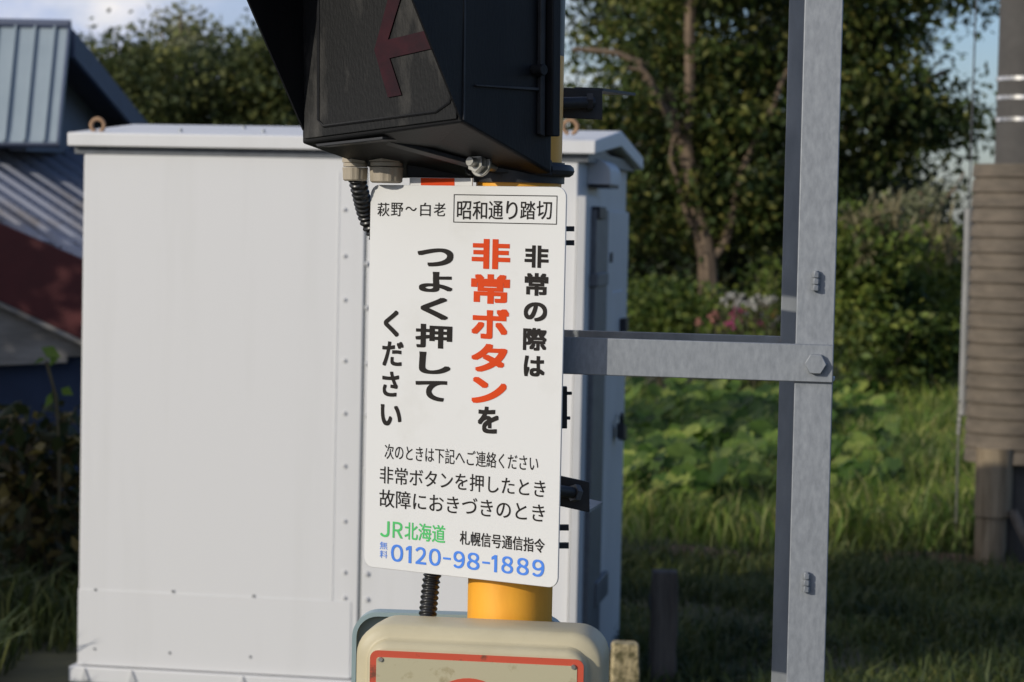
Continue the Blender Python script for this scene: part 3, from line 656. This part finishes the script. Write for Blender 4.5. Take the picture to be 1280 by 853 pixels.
# ------------------------------------------------------------------ stakes
def stake(name, label, x0, x1, ytop, Y, m, topd, cat):
    a, b_ = P(x0, ytop, Y), P(x1, ytop, Y); wd = float(b_[0] - a[0]); e = None
    h = float((a[2] + b_[2]) / 2); mb = MB(); loops = []
    for k in range(9):
        z = h * k / 8 if k < 8 else h
        j = RNG.normal(size=8) * wd * .03
        s = .5 * (1 if k < 8 else .9)
        cx, cy = (a[0] + b_[0]) / 2, Y + wd / 2
        loops.append([(cx + s * wd * ux + j[i], cy + s * wd * uy + j[(i + 3) % 8], z - .1 * (k == 0)) for i, (ux, uy) in enumerate(((-1, -1), (0, -1), (1, -1), (1, 0), (1, 1), (0, 1), (-1, 1), (-1, 0)))])
    return tag(mb.loft(loops).build(name, m, None, smooth=30, bevel=.006), label, cat)
stake('concrete_stake', 'short sunlit mossy concrete stake just right of the beige button box', 765, 800, 806, 6.2, M['concrete'], .01, 'post')
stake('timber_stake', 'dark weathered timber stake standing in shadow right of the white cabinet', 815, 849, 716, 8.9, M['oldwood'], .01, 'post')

# ------------------------------------------------------------------ utility pole
UY = 12.7; uc = P(1278, 640, UY); ur = 40 * UY / F
UX = float(uc[0]); UYc = UY + ur
up = thing('utility_pole', 'thick grey concrete utility pole with steel bands and a brown slatted guard', 'utility pole', (UX, UYc, 0))
def uz(y): return float(P(1270, y, UY)[2])
MB().cyl((UX, UYc, 0), (UX, UYc, 9.0), ur * 1.04, ur * .86, 40).build('shaft', M['upole'], up)
for y in (97, 121, 148.5):
    z = uz(y) ; rr2 = (ur * 1.04 + (ur * .86 - ur * 1.04) * z / 9) + .006
    MB().cyl((UX, UYc, z - .011), (UX, UYc, z + .011), rr2, n=48).build('steel_band', M['band'], up)
gx = float(P(1277, 400, UY)[0]); gr0 = 58 * UY / F
ztop, zbot = uz(205), uz(583); n = 20; loops = []
for k in range(n):
    za = ztop + (zbot - ztop) * k / n; zb2 = ztop + (zbot - ztop) * (k + 1) / n
    rk = gr0
    for z, r in ((za, rk * .955), (za - .004, rk * .99), (zb2 + .02, rk * 1.012), (zb2 + .012, rk * 1.013), (zb2 + .010, rk * .955)):
        loops.append([(gx + r * math.cos(t), UYc + r * math.sin(t), z) for t in np.linspace(0, 2 * math.pi, 41)[:-1]])
MB().loft(loops).build('slatted_guard', M['wrap'], up, smooth=25)
m_ = MB()
for t in np.linspace(0, 2 * math.pi, 3): pass
fx = float(P(1247, 610, UY - .12)[0])
m_.cyl((fx, UY - .02, uz(645)), (fx, UY - .02, uz(560)), 23 * UY / F, n=28); m_.build('lower_sleeve', M['stub'], up)
stb = MB(); sx = float(P(1242, 680, UY - .1)[0]); rs = 19.5 * UY / F; loops = []
for z in np.linspace(-.05, uz(645), 9):
    loops.append([(sx + rs * (1 + .02 * math.sin(3 * t)) * math.cos(t), UY - .02 + rs * math.sin(t), z) for t in np.linspace(0, 2 * math.pi, 29)[:-1]])
stb.loft(loops).build('timber_stub', M['stub'], up, smooth=40)
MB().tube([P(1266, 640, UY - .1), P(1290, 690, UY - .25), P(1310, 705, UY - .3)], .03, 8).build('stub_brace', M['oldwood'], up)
GY = UY + .40
gy = thing('guy_wire', 'thin stay wire with grey tube guard and chain left of the utility pole', 'stay wire', (P(1201, 530, GY)[0], GY, 0))
MB().cyl(P(1203, 520, GY), P(1211, 262, GY + .2), 5.5 * UY / F, n=14).build('tube_guard', M['pipe'], gy)
MB().cyl(P(1211, 262, GY + .2), P(1231, -300, GY + .6), .005, n=8).build('wire', M['darksteel'], gy)
m_ = MB(); yv = 505
for k in range(5):
    m_.cyl(P(1201 - k * .6, yv + k * 8, GY), P(1201 - k * .6 - .4, yv + k * 8 + 6, GY), .014, n=8)
m_.cyl(P(1199, 500, GY), (float(P(1198, 560, GY)[0]), GY, -.05), .006, n=6)
m_.build('anchor_chain', M['bolt'], gy)
for y in (377, 388, 405): MB().cyl(P(1214, y, GY - .03), P(1219, y, GY - .03), .018, n=8).build('insulator_bead', M['petal_white'], gy)

# ------------------------------------------------------------------ shed and house at the left
sh = thing('shed', 'old shed with rusty corrugated roof, dark red bargeboard and dark blue wall', 'shed', (P(20, 500, 14)[0], 14.5, 0))
BLc, BRc, TLc = P(-90, 243, 13.6), P(210, 374, 13.7), P(-90, 171, 14.5)
nrm = np.cross(BRc - BLc, TLc - BLc); nrm /= np.linalg.norm(nrm)
if nrm[2] < 0: nrm = -nrm
TRc = PL(210, 176, BLc, nrm)
rib = PL(107, 271, BLc, nrm) - PL(0, 200, BLc, nrm); rib /= np.linalg.norm(rib); prp = np.cross(nrm, rib)
pitch = abs(float((PL(0, 214.5, BLc, nrm) - PL(0, 200, BLc, nrm)) @ prp))
nu, nv = 90, 150; vv = []; ff = []; phs = []
for j in range(nv + 1):
    t = j / nv
    for i in range(nu + 1):
        q = (BLc * (1 - t) + TLc * t) * (1 - i / nu) + (BRc * (1 - t) + TRc * t) * i / nu
        ph = float((q - BLc) @ prp) / pitch
        vv.append(q + nrm * .022 * math.sin(2 * math.pi * ph) * 1.5)
for j in range(nv):
    for i in range(nu):
        ff.append((j * (nu + 1) + i, j * (nu + 1) + i + 1, (j + 1) * (nu + 1) + i + 1, (j + 1) * (nu + 1) + i))
        t = (j + .5) / nv; q = (BLc * (1 - t) + TLc * t) * (1 - (i + .5) / nu) + (BRc * (1 - t) + TRc * t) * (i + .5) / nu
        phs.append((float((q - BLc) @ prp) / pitch) % 1.0)
roofo = MB().add(vv, ff).build('corrugated_roof', M['corr'], sh, smooth=80)
roofo.data.materials.append(M['corr_valley'])
for k, pl in enumerate(roofo.data.polygons):
    ph = phs[k]
    pl.material_index = 1 if (.54 < ph < .94 and RNG.uniform() < .97) else 0
so = roofo.modifiers.new('thickness', 'SOLIDIFY'); so.thickness = .012
# bargeboard
r0, r1, r2, r3 = P(-90, 240, 13.5), P(210, 371, 13.5), P(210, 476, 13.5), P(-90, 334, 13.5)
MB().prism([r0, r1, r2, r3], (0, .05, 0)).build('bargeboard', M['redboard'], sh, bevel=.006)
e0, e1, e2, e3 = P(-90, 334.5, 13.49), P(210, 476.5, 13.49), P(210, 483, 13.49), P(-90, 341, 13.49)
MB().prism([e0, e1, e2, e3], (0, .07, 0)).build('edge_moulding', M['greyboard'], sh)
MB().prism([P(-90, 338, 13.56), P(120, 436, 13.56), P(120, 446, 13.56), P(84, 446, 13.56), P(84, 454, 13.56), P(-90, 461, 13.56)], (0, .05, 0)).build('gable_boards', M['greyboard'], sh, bevel=.004)
wl = P(-90, 430, 13.64); wr = P(210, 400, 13.64)
MB().box((wl[0], 13.64, 0), (wr[0] - wl[0], 0, 0), (0, 3.2, 0), (0, 0, P(60, 440, 13.64)[2])).build('wall', M['bluewall'], sh)
rz = [P(-90, 300, 13.66), P(210, 430, 13.66)]

ho = thing('house', 'house with steep blue-grey standing seam roof and dark blue gable trim', 'house', (P(-50, 170, 16)[0], 16.0, 0))
HY = 14.45
RL, RR = P(-420, 22, HY + .55), P(88, 33, HY + .35); EL, ER = P(-440, 176, HY), P(74, 178, HY - .1)
BRr, BLr = P(203, 178, HY + 2.6), P(-300, 178, HY + 2.8)
fnr = np.cross(ER - EL, RL - EL); fnr /= np.linalg.norm(fnr)
if fnr[1] > 0: fnr = -fnr
rm = MB().prism([EL, ER, RR, RL], -fnr * .025)
for k in range(20):
    t = 1 - (k * .0475 + .036)
    a, b_ = EL + (ER - EL) * t, RL + (RR - RL) * t; sd_ = (ER - EL) / np.linalg.norm(ER - EL)
    rm.box(a - sd_ * .006, sd_ * .012, b_ - a, fnr * .022)
rm.build('front_roof', M['roofblue'], ho, smooth=0)
rn = np.cross(BRr - RR, RL - RR); rn /= np.linalg.norm(rn)
if rn[2] < 0: rn = -rn
MB().prism([RR, BRr, BLr, RL], -rn * .07).build('rear_roof', M['rooftrim'], ho, smooth=0)
# bargeboards on the gable end
dn = np.array([0, 0, -1.0])
sdv = (RR - RL) / np.linalg.norm(RR - RL)
MB().prism([RR + dn * .03, BRr + dn * .03, BRr + dn * .16, RR + dn * .19], sdv * .03).build('gable_trim', M['rooftrim'], ho, smooth=0)
MB().prism([RR + dn * .0, ER, ER + (EL - ER) / np.linalg.norm(EL - ER) * .015, RR - sdv * .015], fnr * .012).build('ridge_trim', M['rooftrim'], ho, smooth=0)
MB().cyl(RL + np.array([0, 0, .01]), RR + np.array([0, 0, .01]), .03, n=10).build('ridge_cap', M['rooftrim'], ho)
MB().prism([EL + dn * .0, ER, ER + dn * .014, EL + dn * .014], -fnr * .03).build('front_eave', M['rooftrim'], ho, smooth=0)
inn = -sdv * .22
g0 = RR + inn + dn * .10; g1 = BRr + inn + dn * .10; zg = float(ER[2]) - .01; g2 = np.array([g1[0], g1[1], zg]); g3 = ER + inn - fnr * .1; g4 = np.array([g3[0], g3[1], zg])
MB().prism([g0, g1, g2, g4, g3], -sdv * .1).build('gable_wall', M['gable'], ho, smooth=0)
MB().box((float(EL[0]), 15.0, 0), (float(ER[0] - EL[0]) - .1, 0, 0), (0, 2.2, 0), (0, 0, zg - .3)).build('lower_wall', M['gable'], ho)
MB().prism([RR + inn + dn * .09, BRr + inn + dn * .09, BRr + dn * .09, RR + dn * .09], (0, 0, -.02)).build('soffit', M['soffit'], ho, smooth=0)

# ------------------------------------------------------------------ trees
def up_limb(pts, Y): return [P(x, y, Y) for x, y in pts]
TY = 30.0
tree('broadleaf_tree', 'large dark broadleaf tree with bare crooked limbs behind the galvanised posts',
     [ell(700, 1130, -260, 130, TY, 3.4, 66), ell(715, 1010, 30, 330, TY + .2, 3.0, 54), ell(950, 1155, -40, 300, TY + .3, 3, 52), ell(720, 850, 210, 330, TY - .5, 1.4, 9), ell(930, 1010, 200, 330, TY - .5, 1.4, 9), ell(1090, 1228, -80, 45, TY, 1.8, 11), ell(1080, 1208, 125, 195, TY, 1.4, 6)],
     [(up_limb([(888, 425), (884, 330), (878, 285), (862, 215), (846, 160), (835, 110)], TY - .9), .13, .06), (up_limb([(846, 170), (825, 120), (800, 78), (770, 66), (715, 62)], TY - 1.1), .05, .03),
      (up_limb([(838, 150), (815, 110), (806, 90), (780, 86)], TY - 1.2), .04, .02), (up_limb([(866, 240), (862, 120), (862, 40), (868, -120)], TY - .9), .075, .06), (up_limb([(884, 330), (908, 300), (925, 220), (960, 150), (1000, 60)], TY - .9), .06, .03), (up_limb([(884, 320), (960, 230), (1080, 150), (1180, 90)], TY), .08, .03), (up_limb([(872, 300), (850, 240), (838, 200), (848, 160)], TY - 1.0), .035, .02)],
     (P(888, 400, TY)[0], TY, 0), 210, .30, .105, M['leaf_dark'], up=.8)
tree('broadleaf_tree', 'dark leafy tree filling the shade behind the crooked trunk and flowers', [ell(690, 1020, 150, 460, 36, 3, 110), ell(960, 1170, 200, 430, 36, 3, 70), ell(740, 1080, -200, 200, 38, 3, 90)],
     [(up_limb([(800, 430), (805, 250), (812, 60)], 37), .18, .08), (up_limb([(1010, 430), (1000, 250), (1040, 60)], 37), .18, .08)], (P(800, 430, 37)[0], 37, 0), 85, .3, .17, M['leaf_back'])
tree('young_tree', 'thin pale twiggy sapling at the right edge of the big tree', [ell(1120, 1200, 215, 280, 27, 1, 5), ell(1090, 1180, 240, 310, 27, 1, 9)], [(up_limb([(1165, 470), (1160, 320), (1150, 240)], 27), .05, .02), (up_limb([(1158, 310), (1180, 250), (1205, 215)], 27), .03, .01)],
     (P(1165, 470, 27)[0], 27, 0), 30, .14, .09, M['leaf_pale'])
tree('broadleaf_tree', 'bushy green tree just behind the blue house gable', [ell(118, 215, 52, 200, 32, 3, 26), ell(150, 260, 70, 240, 33, 3, 26)], [(up_limb([(175, 330), (172, 200), (165, 90)], 32.5), .12, .05)], (P(175, 330, 32.5)[0], 32.5, 0), 170, .27, .10, M['leaf_left'], up=.8)
tree('broadleaf_tree', 'dark green tree between the wispy tree and the black indicator', [ell(268, 420, 46, 200, 33, 3, 40), ell(230, 380, 90, 260, 34, 3, 36)], [(up_limb([(320, 330), (322, 200), (330, 80)], 33.5), .13, .05)], (P(320, 330, 33.5)[0], 33.5, 0), 170, .27, .10, M['leaf_left'], up=.8)
tree('wispy_tree', 'tall pale wispy tree rising above the left treetops', [ell(195, 262, 14, 80, 36, 2, 20), ell(205, 300, 50, 150, 36, 2, 30)], [(up_limb([(245, 330), (240, 180), (232, 60), (225, 20)], 36), .11, .02), (up_limb([(238, 130), (265, 75), (280, 45)], 36), .05, .01), (up_limb([(236, 100), (212, 60), (200, 35)], 36), .04, .01)], (P(245, 330, 36)[0], 36, 0), 34, .22, .11, M['leaf_pale'])
for k, (x0, x1, y0) in enumerate(((560, 800, 250), (1180, 1420, 265))):
    tree('hedge_tree', ['low dark hedge tree seen just right of the cabinet roof', 'low dark hedge tree behind the utility pole'][k],
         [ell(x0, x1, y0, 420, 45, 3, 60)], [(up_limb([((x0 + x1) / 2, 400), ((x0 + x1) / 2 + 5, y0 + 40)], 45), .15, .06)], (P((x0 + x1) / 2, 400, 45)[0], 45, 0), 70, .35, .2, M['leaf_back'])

# ------------------------------------------------------------------ shrubs, flowers
def shrub(name, label, regions, base, per, spread, leaf, lmat, stems=9, cat='shrub', extra=None, group=None, up=.5):
    e = thing(name, label, cat, base, group)
    mb = MB()
    for _ in range(stems):
        c, r, k = regions[RNG.integers(len(regions))]
        tip = np.asarray(c) + RNG.normal(size=3) * np.asarray(r) * .45; b0_ = np.array([base[0] + RNG.normal() * .15, base[1] + RNG.normal() * .1, -.02])
        limb(mb, [b0_, (b0_ + tip) / 2 + RNG.normal(size=3) * .06, tip], .014, .005, 5)
    mb.build('stem', M['stem'], e)
    C = clumps(regions, per, spread); C = C[C[:, 2] > 0.02]
    leaf_object('foliage', C, leaf * RNG.uniform(.6, 1.35, len(C)), lmat, e, up)
    if extra:
        (c, r, k), = extra[0][0]
        for _ in range(k):
            d = RNG.normal(size=3); d /= np.linalg.norm(d); q = np.asarray(c) + d * np.asarray(r) * RNG.uniform(.4, 1)
            m = int(extra[0][1] * RNG.uniform(.6, 1.4)); V = [q]; T = []
            for _k in range(m):
                d = RNG.normal(size=3) * extra[0][2] * np.array([.8, .8, 1.6]); d2 = np.cross(d, RNG.normal(size=3)); d2 *= .014 / np.linalg.norm(d2); n0 = len(V)
                V += [q + d * .9 + d2, q + d * 1.25, q + d * .9 - d2]; T += [(0, n0, n0 + 2), (n0, n0 + 1, n0 + 2)]
            tri_object(extra[1], np.array(V), np.array(T), extra[3], e)
    return e
SY = 23.0
shrub('flowering_shrub', 'sunlit shrub with pale flower plumes right of the galvanised post', [ell(1030, 1130, 255, 380, SY, 1.6, 55), ell(1040, 1160, 330, 500, SY, 1.6, 55)], (P(1085, 460, SY)[0], SY, 0), 60, .13, .095, M['leaf_shrub'], extra=(([ell(1045, 1150, 250, 330, SY - .5, .8, 16)], 26, .06), 'flower_plume', .06, M['leaf_plume']))
shrub('flowering_shrub', 'leafy shrub with pale plumes beside the grey guy wire guard', [ell(1110, 1225, 290, 420, SY + 1.5, 1.8, 60), ell(1110, 1220, 360, 480, SY + .8, 1.6, 50)], (P(1170, 460, SY + 1)[0], SY + 1, 0), 60, .13, .095, M['leaf_shrub'], extra=(([ell(1130, 1215, 285, 340, SY + .6, .6, 9)], 26, .06), 'flower_plume', .06, M['leaf_plume']))
shrub('leafy_shrub', 'dark leafy shrub under the trees right of the cabinet', [ell(778, 880, 350, 450, 26.5, 1.6, 60)], (P(820, 450, 26.5)[0], 26.5, 0), 60, .16, .10, M['leaf_shrub'])
shrub('tall_weed', 'pale green tall weed against the left edge of the galvanised posts', [ell(935, 985, 320, 400, 25, .8, 11)], (P(955, 430, 25)[0], 25, 0), 30, .12, .08, M['leaf_shrub'], cat='plant')
FY = 24.0
fl = [('white', 'clump of white flowers left of the pink phlox', (895, 935, 372, 392), 14), ('pink', 'clump of bright pink flowers below the white row', (905, 940, 388, 412), 11), ('orange', 'two small orange flowers beside the galvanised post', (945, 972, 386, 400), 2),
      ('salmon', 'few reddish flowers at the left end of the flower bed', (862, 890, 396, 410), 4), ('white', 'second clump of white flowers under the orange ones', (918, 968, 398, 418), 13), ('white', 'clump of white flowers next to the galvanised post', (938, 975, 374, 386), 8), ('pink', 'small pink flowers low in front of the flower bed', (888, 950, 408, 420), 4)]
for k, (c, lab, (x0, x1, y0, y1), n) in enumerate(fl):
    x0, x1, y0, y1 = x0 + 9, min(x1 + 9, 978), y0 - 6, y1 - 6
    Y = FY + .3 * math.sin(k * 2.1); e = thing('flower_clump', lab, 'flowers', (P((x0 + x1) / 2, y1, Y)[0], Y, 0), 'garden flowers in front of the big tree')
    st = MB(); C = []
    for i in range(n):
        q = P(random.uniform(x0, x1), random.uniform(y0, y1), Y + random.uniform(-.25, .25)); st.tube([(q[0] + random.gauss(0, .06), q[1], 0), (q[0], q[1], q[2])], .006, 4)
        C.append(q + RNG.normal(size=(14, 3)) * .016)
    st.build('stem', M['stem'], e); C = np.concatenate(C)
    leaf_object('blossom', C, .04 * RNG.uniform(.7, 1.3, len(C)), M['petal_' + c], e, .3, wl=.8)
    zz_ = P((x0 + x1) / 2, y1, Y)[2]
    Cl = np.stack([RNG.uniform(P(x0, y1, Y)[0], P(x1, y1, Y)[0], 110), RNG.normal(Y, .2, 110), RNG.uniform(.05, zz_ + .05, 110)], 1)
    leaf_object('foliage', Cl, .09 * RNG.uniform(.6, 1.3, 110), M['leaf_shrub'], e)

# ------------------------------------------------------------------ squash patch
def squash(name, label, n, xr, yr):
    V = []; T = []
    for i in range(n):
        y = yr[0] + (yr[1] - yr[0]) * RNG.uniform() ** 1.25; x = RNG.uniform(*xr); g_ = G(x, y)
        if math.sin(x * .045 + y * .03) * math.sin(y * .075 + x * .011) < -.25 and RNG.uniform() < .85: continue
        R_ = RNG.uniform(.035, .10); h = RNG.uniform(.04, .30)
        nrm_ = np.array([RNG.normal() * .5 - .45, RNG.normal() * .45 - .5, 1.0]); nrm_ /= np.linalg.norm(nrm_)
        a_ = np.cross(nrm_, [0, 1, 0]); a_ /= np.linalg.norm(a_); b2 = np.cross(nrm_, a_); c = np.array([g_[0], g_[1], h]); base = len(V); ph = RNG.uniform(0, 6.28)
        V.append(c - nrm_ * R_ * .18)
        for k in range(15):
            t = 2 * math.pi * k / 15; rad_ = R_ * (1 + .13 * math.cos(5 * t + ph)) * (.55 if k == 0 else 1)
            V.append(c + (a_ * math.cos(t + ph) + b2 * math.sin(t + ph)) * rad_ - nrm_ * R_ * .12 * math.cos(5 * t + 1) * RNG.uniform(.4, 1.4))
        for k in range(15): T.append((base, base + 1 + k, base + 1 + (k + 1) % 15))
        q0 = len(V); V += [c - nrm_ * R_ * .18, c - nrm_ * R_ * .18 + np.array([.012, 0, 0]), np.array([g_[0], g_[1] + .05, 0.])]; T.append((q0, q0 + 1, q0 + 2))
    return tag(tri_object(name, np.array(V), np.array(T), M['leaf_squash']), label, 'plants', None, 'stuff')
squash('squash_patch', 'patch of broad squash leaves sprawling behind the posts', 2700, (770, 1115), (512, 650))
e = thing('squash_flower', 'yellow squash blossom among the broad leaves', 'flower', (*P(916, 592, 17.0)[:2], 0))
leaf_object('petal', np.asarray(P(916, 592, 16.6)) + RNG.normal(size=(9, 3)) * .03, np.full(9, .09), M['petal_orange'], e)
MB().tube([(P(916, 592, 16.6)[0], 16.6, 0), P(916, 592, 16.6)], .006, 5).build('stem', M['stem'], e)

# ------------------------------------------------------------------ grass
def grass(name, label, n, xr, yr, h0, h1, lean, m, mask=None):
    xx = RNG.uniform(*xr, n); yy = RNG.uniform(*yr, n)
    cl = np.sin(xx * 3.1 + 1.3 * np.sin(yy * 2.3)) * np.sin(yy * 2.7 + xx) * .5 + .5
    keep = RNG.uniform(size=n) < (.35 + .65 * cl)
    if mask is not None: keep &= mask(xx, yy)
    xx, yy, cl = xx[keep], yy[keep], cl[keep]; k = len(xx)
    h = (h0 + (h1 - h0) * RNG.uniform(size=k) ** 1.6) * (.6 + .6 * cl)
    V, T = blade_points(k, np.stack([xx, yy], 1), h, np.full(k, lean))
    return tag(tri_object(name, V, T, m), label, 'grass', None, 'stuff')
def gap(xx, yy):     # bare earth between the lit grass and the shaded strip
    return ~((yy > 12.35) & (yy < 13.05) & (RNG.uniform(size=len(xx)) < .75))
notsq = lambda xx, yy: ~((yy > 15.8) & (640 + F * xx / yy < 1060) & (RNG.uniform(size=len(xx)) < .9))
grass('tall_grass', 'tall sunlit meadow grass between the squash patch and the utility pole', 150000, (.5, 6), (12.9, 23.5), .08, .40, .6, M['grass'], notsq)
grass('short_grass', 'short shaded grass in the foreground right of the cabinet', 80000, (.25, 3.6), (7.6, 12.9), .04, .18, .6, M['grass_dark'], gap)
grass('foreground_grass', 'taller grass tufts at the bottom right corner', 900, (.95, 2.6), (7.5, 8.6), .10, .34, .7, M['grass_dark'], None)
grass('far_grass', 'rough grass under the trees', 26000, (-1, 9), (24, 42), .12, .4, .5, M['grass_dark'], lambda xx, yy: ~((yy < 31) & (640 + F * xx / yy < 980)))
grass('left_grass', 'dark rank grass at the foot of the blue shed wall', 13000, (-3.2, -1.5), (8.3, 12.5), .10, .42, .6, M['grass_dark'], lambda xx, yy: (yy > 9.4) | (xx < -1.86))
def earth(cx, cy, rx, ry):
    mb = MB(); n = 40; vv = [(cx, cy, .05)]
    for k in range(n):
        t = 2 * math.pi * k / n; q = 1 + .22 * math.sin(3 * t + cx) + .15 * math.sin(7 * t) + RNG.normal() * .05
        vv.append((cx + rx * q * math.cos(t), cy + ry * q * math.sin(t), -.02))
    tag(mb.add(vv, [(0, 1 + k, 1 + (k + 1) % n) for k in range(n)]).build('earth_patch', M['dirt'], None), kind='structure')
earth(2.25, 12.75, .75, .36); earth(.95, 12.8, .45, .28)

# weeds at the left in front of the shed
WY = 11.0
shrub('weed_shrub', 'straggly dark weed with yellowing leaves in front of the blue shed wall', [ell(-40, 60, 520, 640, WY, .8, 13), ell(0, 108, 560, 740, WY, .8, 24), ell(60, 112, 490, 600, WY + .2, .6, 8)], (P(40, 760, WY)[0], WY, 0), 24, .12, .09, M['leaf_left_shrub'], cat='weed')
e = thing('tall_stalk', 'tall bare stalk with a few bright green leaves at its tip by the cabinet', 'plant', (P(75, 700, WY - .3)[0], WY - .3, 0))
MB().tube([(P(75, 700, WY - .3)[0], WY - .3, 0), P(74, 560, WY - .3), P(70, 495, WY - .3), P(58, 452, WY - .3)], .007, 6).build('stem', M['stem'], e)
Cq = np.array([P(64, 441, WY - .3), P(50, 452, WY - .3), P(66, 448, WY - .3), P(84, 490, WY - .3), P(60, 500, WY - .3)])
for q, l_ in zip(Cq, (.11, .07, .08, .09, .08)): leaf_object('leaf', q[None], np.array([l_]), M['leaf_squash'], e)

# unseen trees added at the left to shade the shed and its weeds
for k, (x, y, h, rr3) in enumerate(((-5.8, 7.25, 3.0, .55), (-6.1, 8.7, 3.6, 1.0), (-6.3, 10.7, 3.0, 1.1), (-6.5, 12.7, 2.9, 1.1))):
    nm = ['round', 'taller', 'broad', 'spreading'][k]
    tree('added_shade_tree', nm + ' leafy tree added out of view to shade the old shed', [((x, y, h * .55), (rr3, rr3, h * .45), 120)], [([(x, y, -.05), (x + .05, y, h * .4), (x, y + .05, h * .8)], .10, .04)], (x, y, 0), 70, .17, .16, M['leaf_back'])
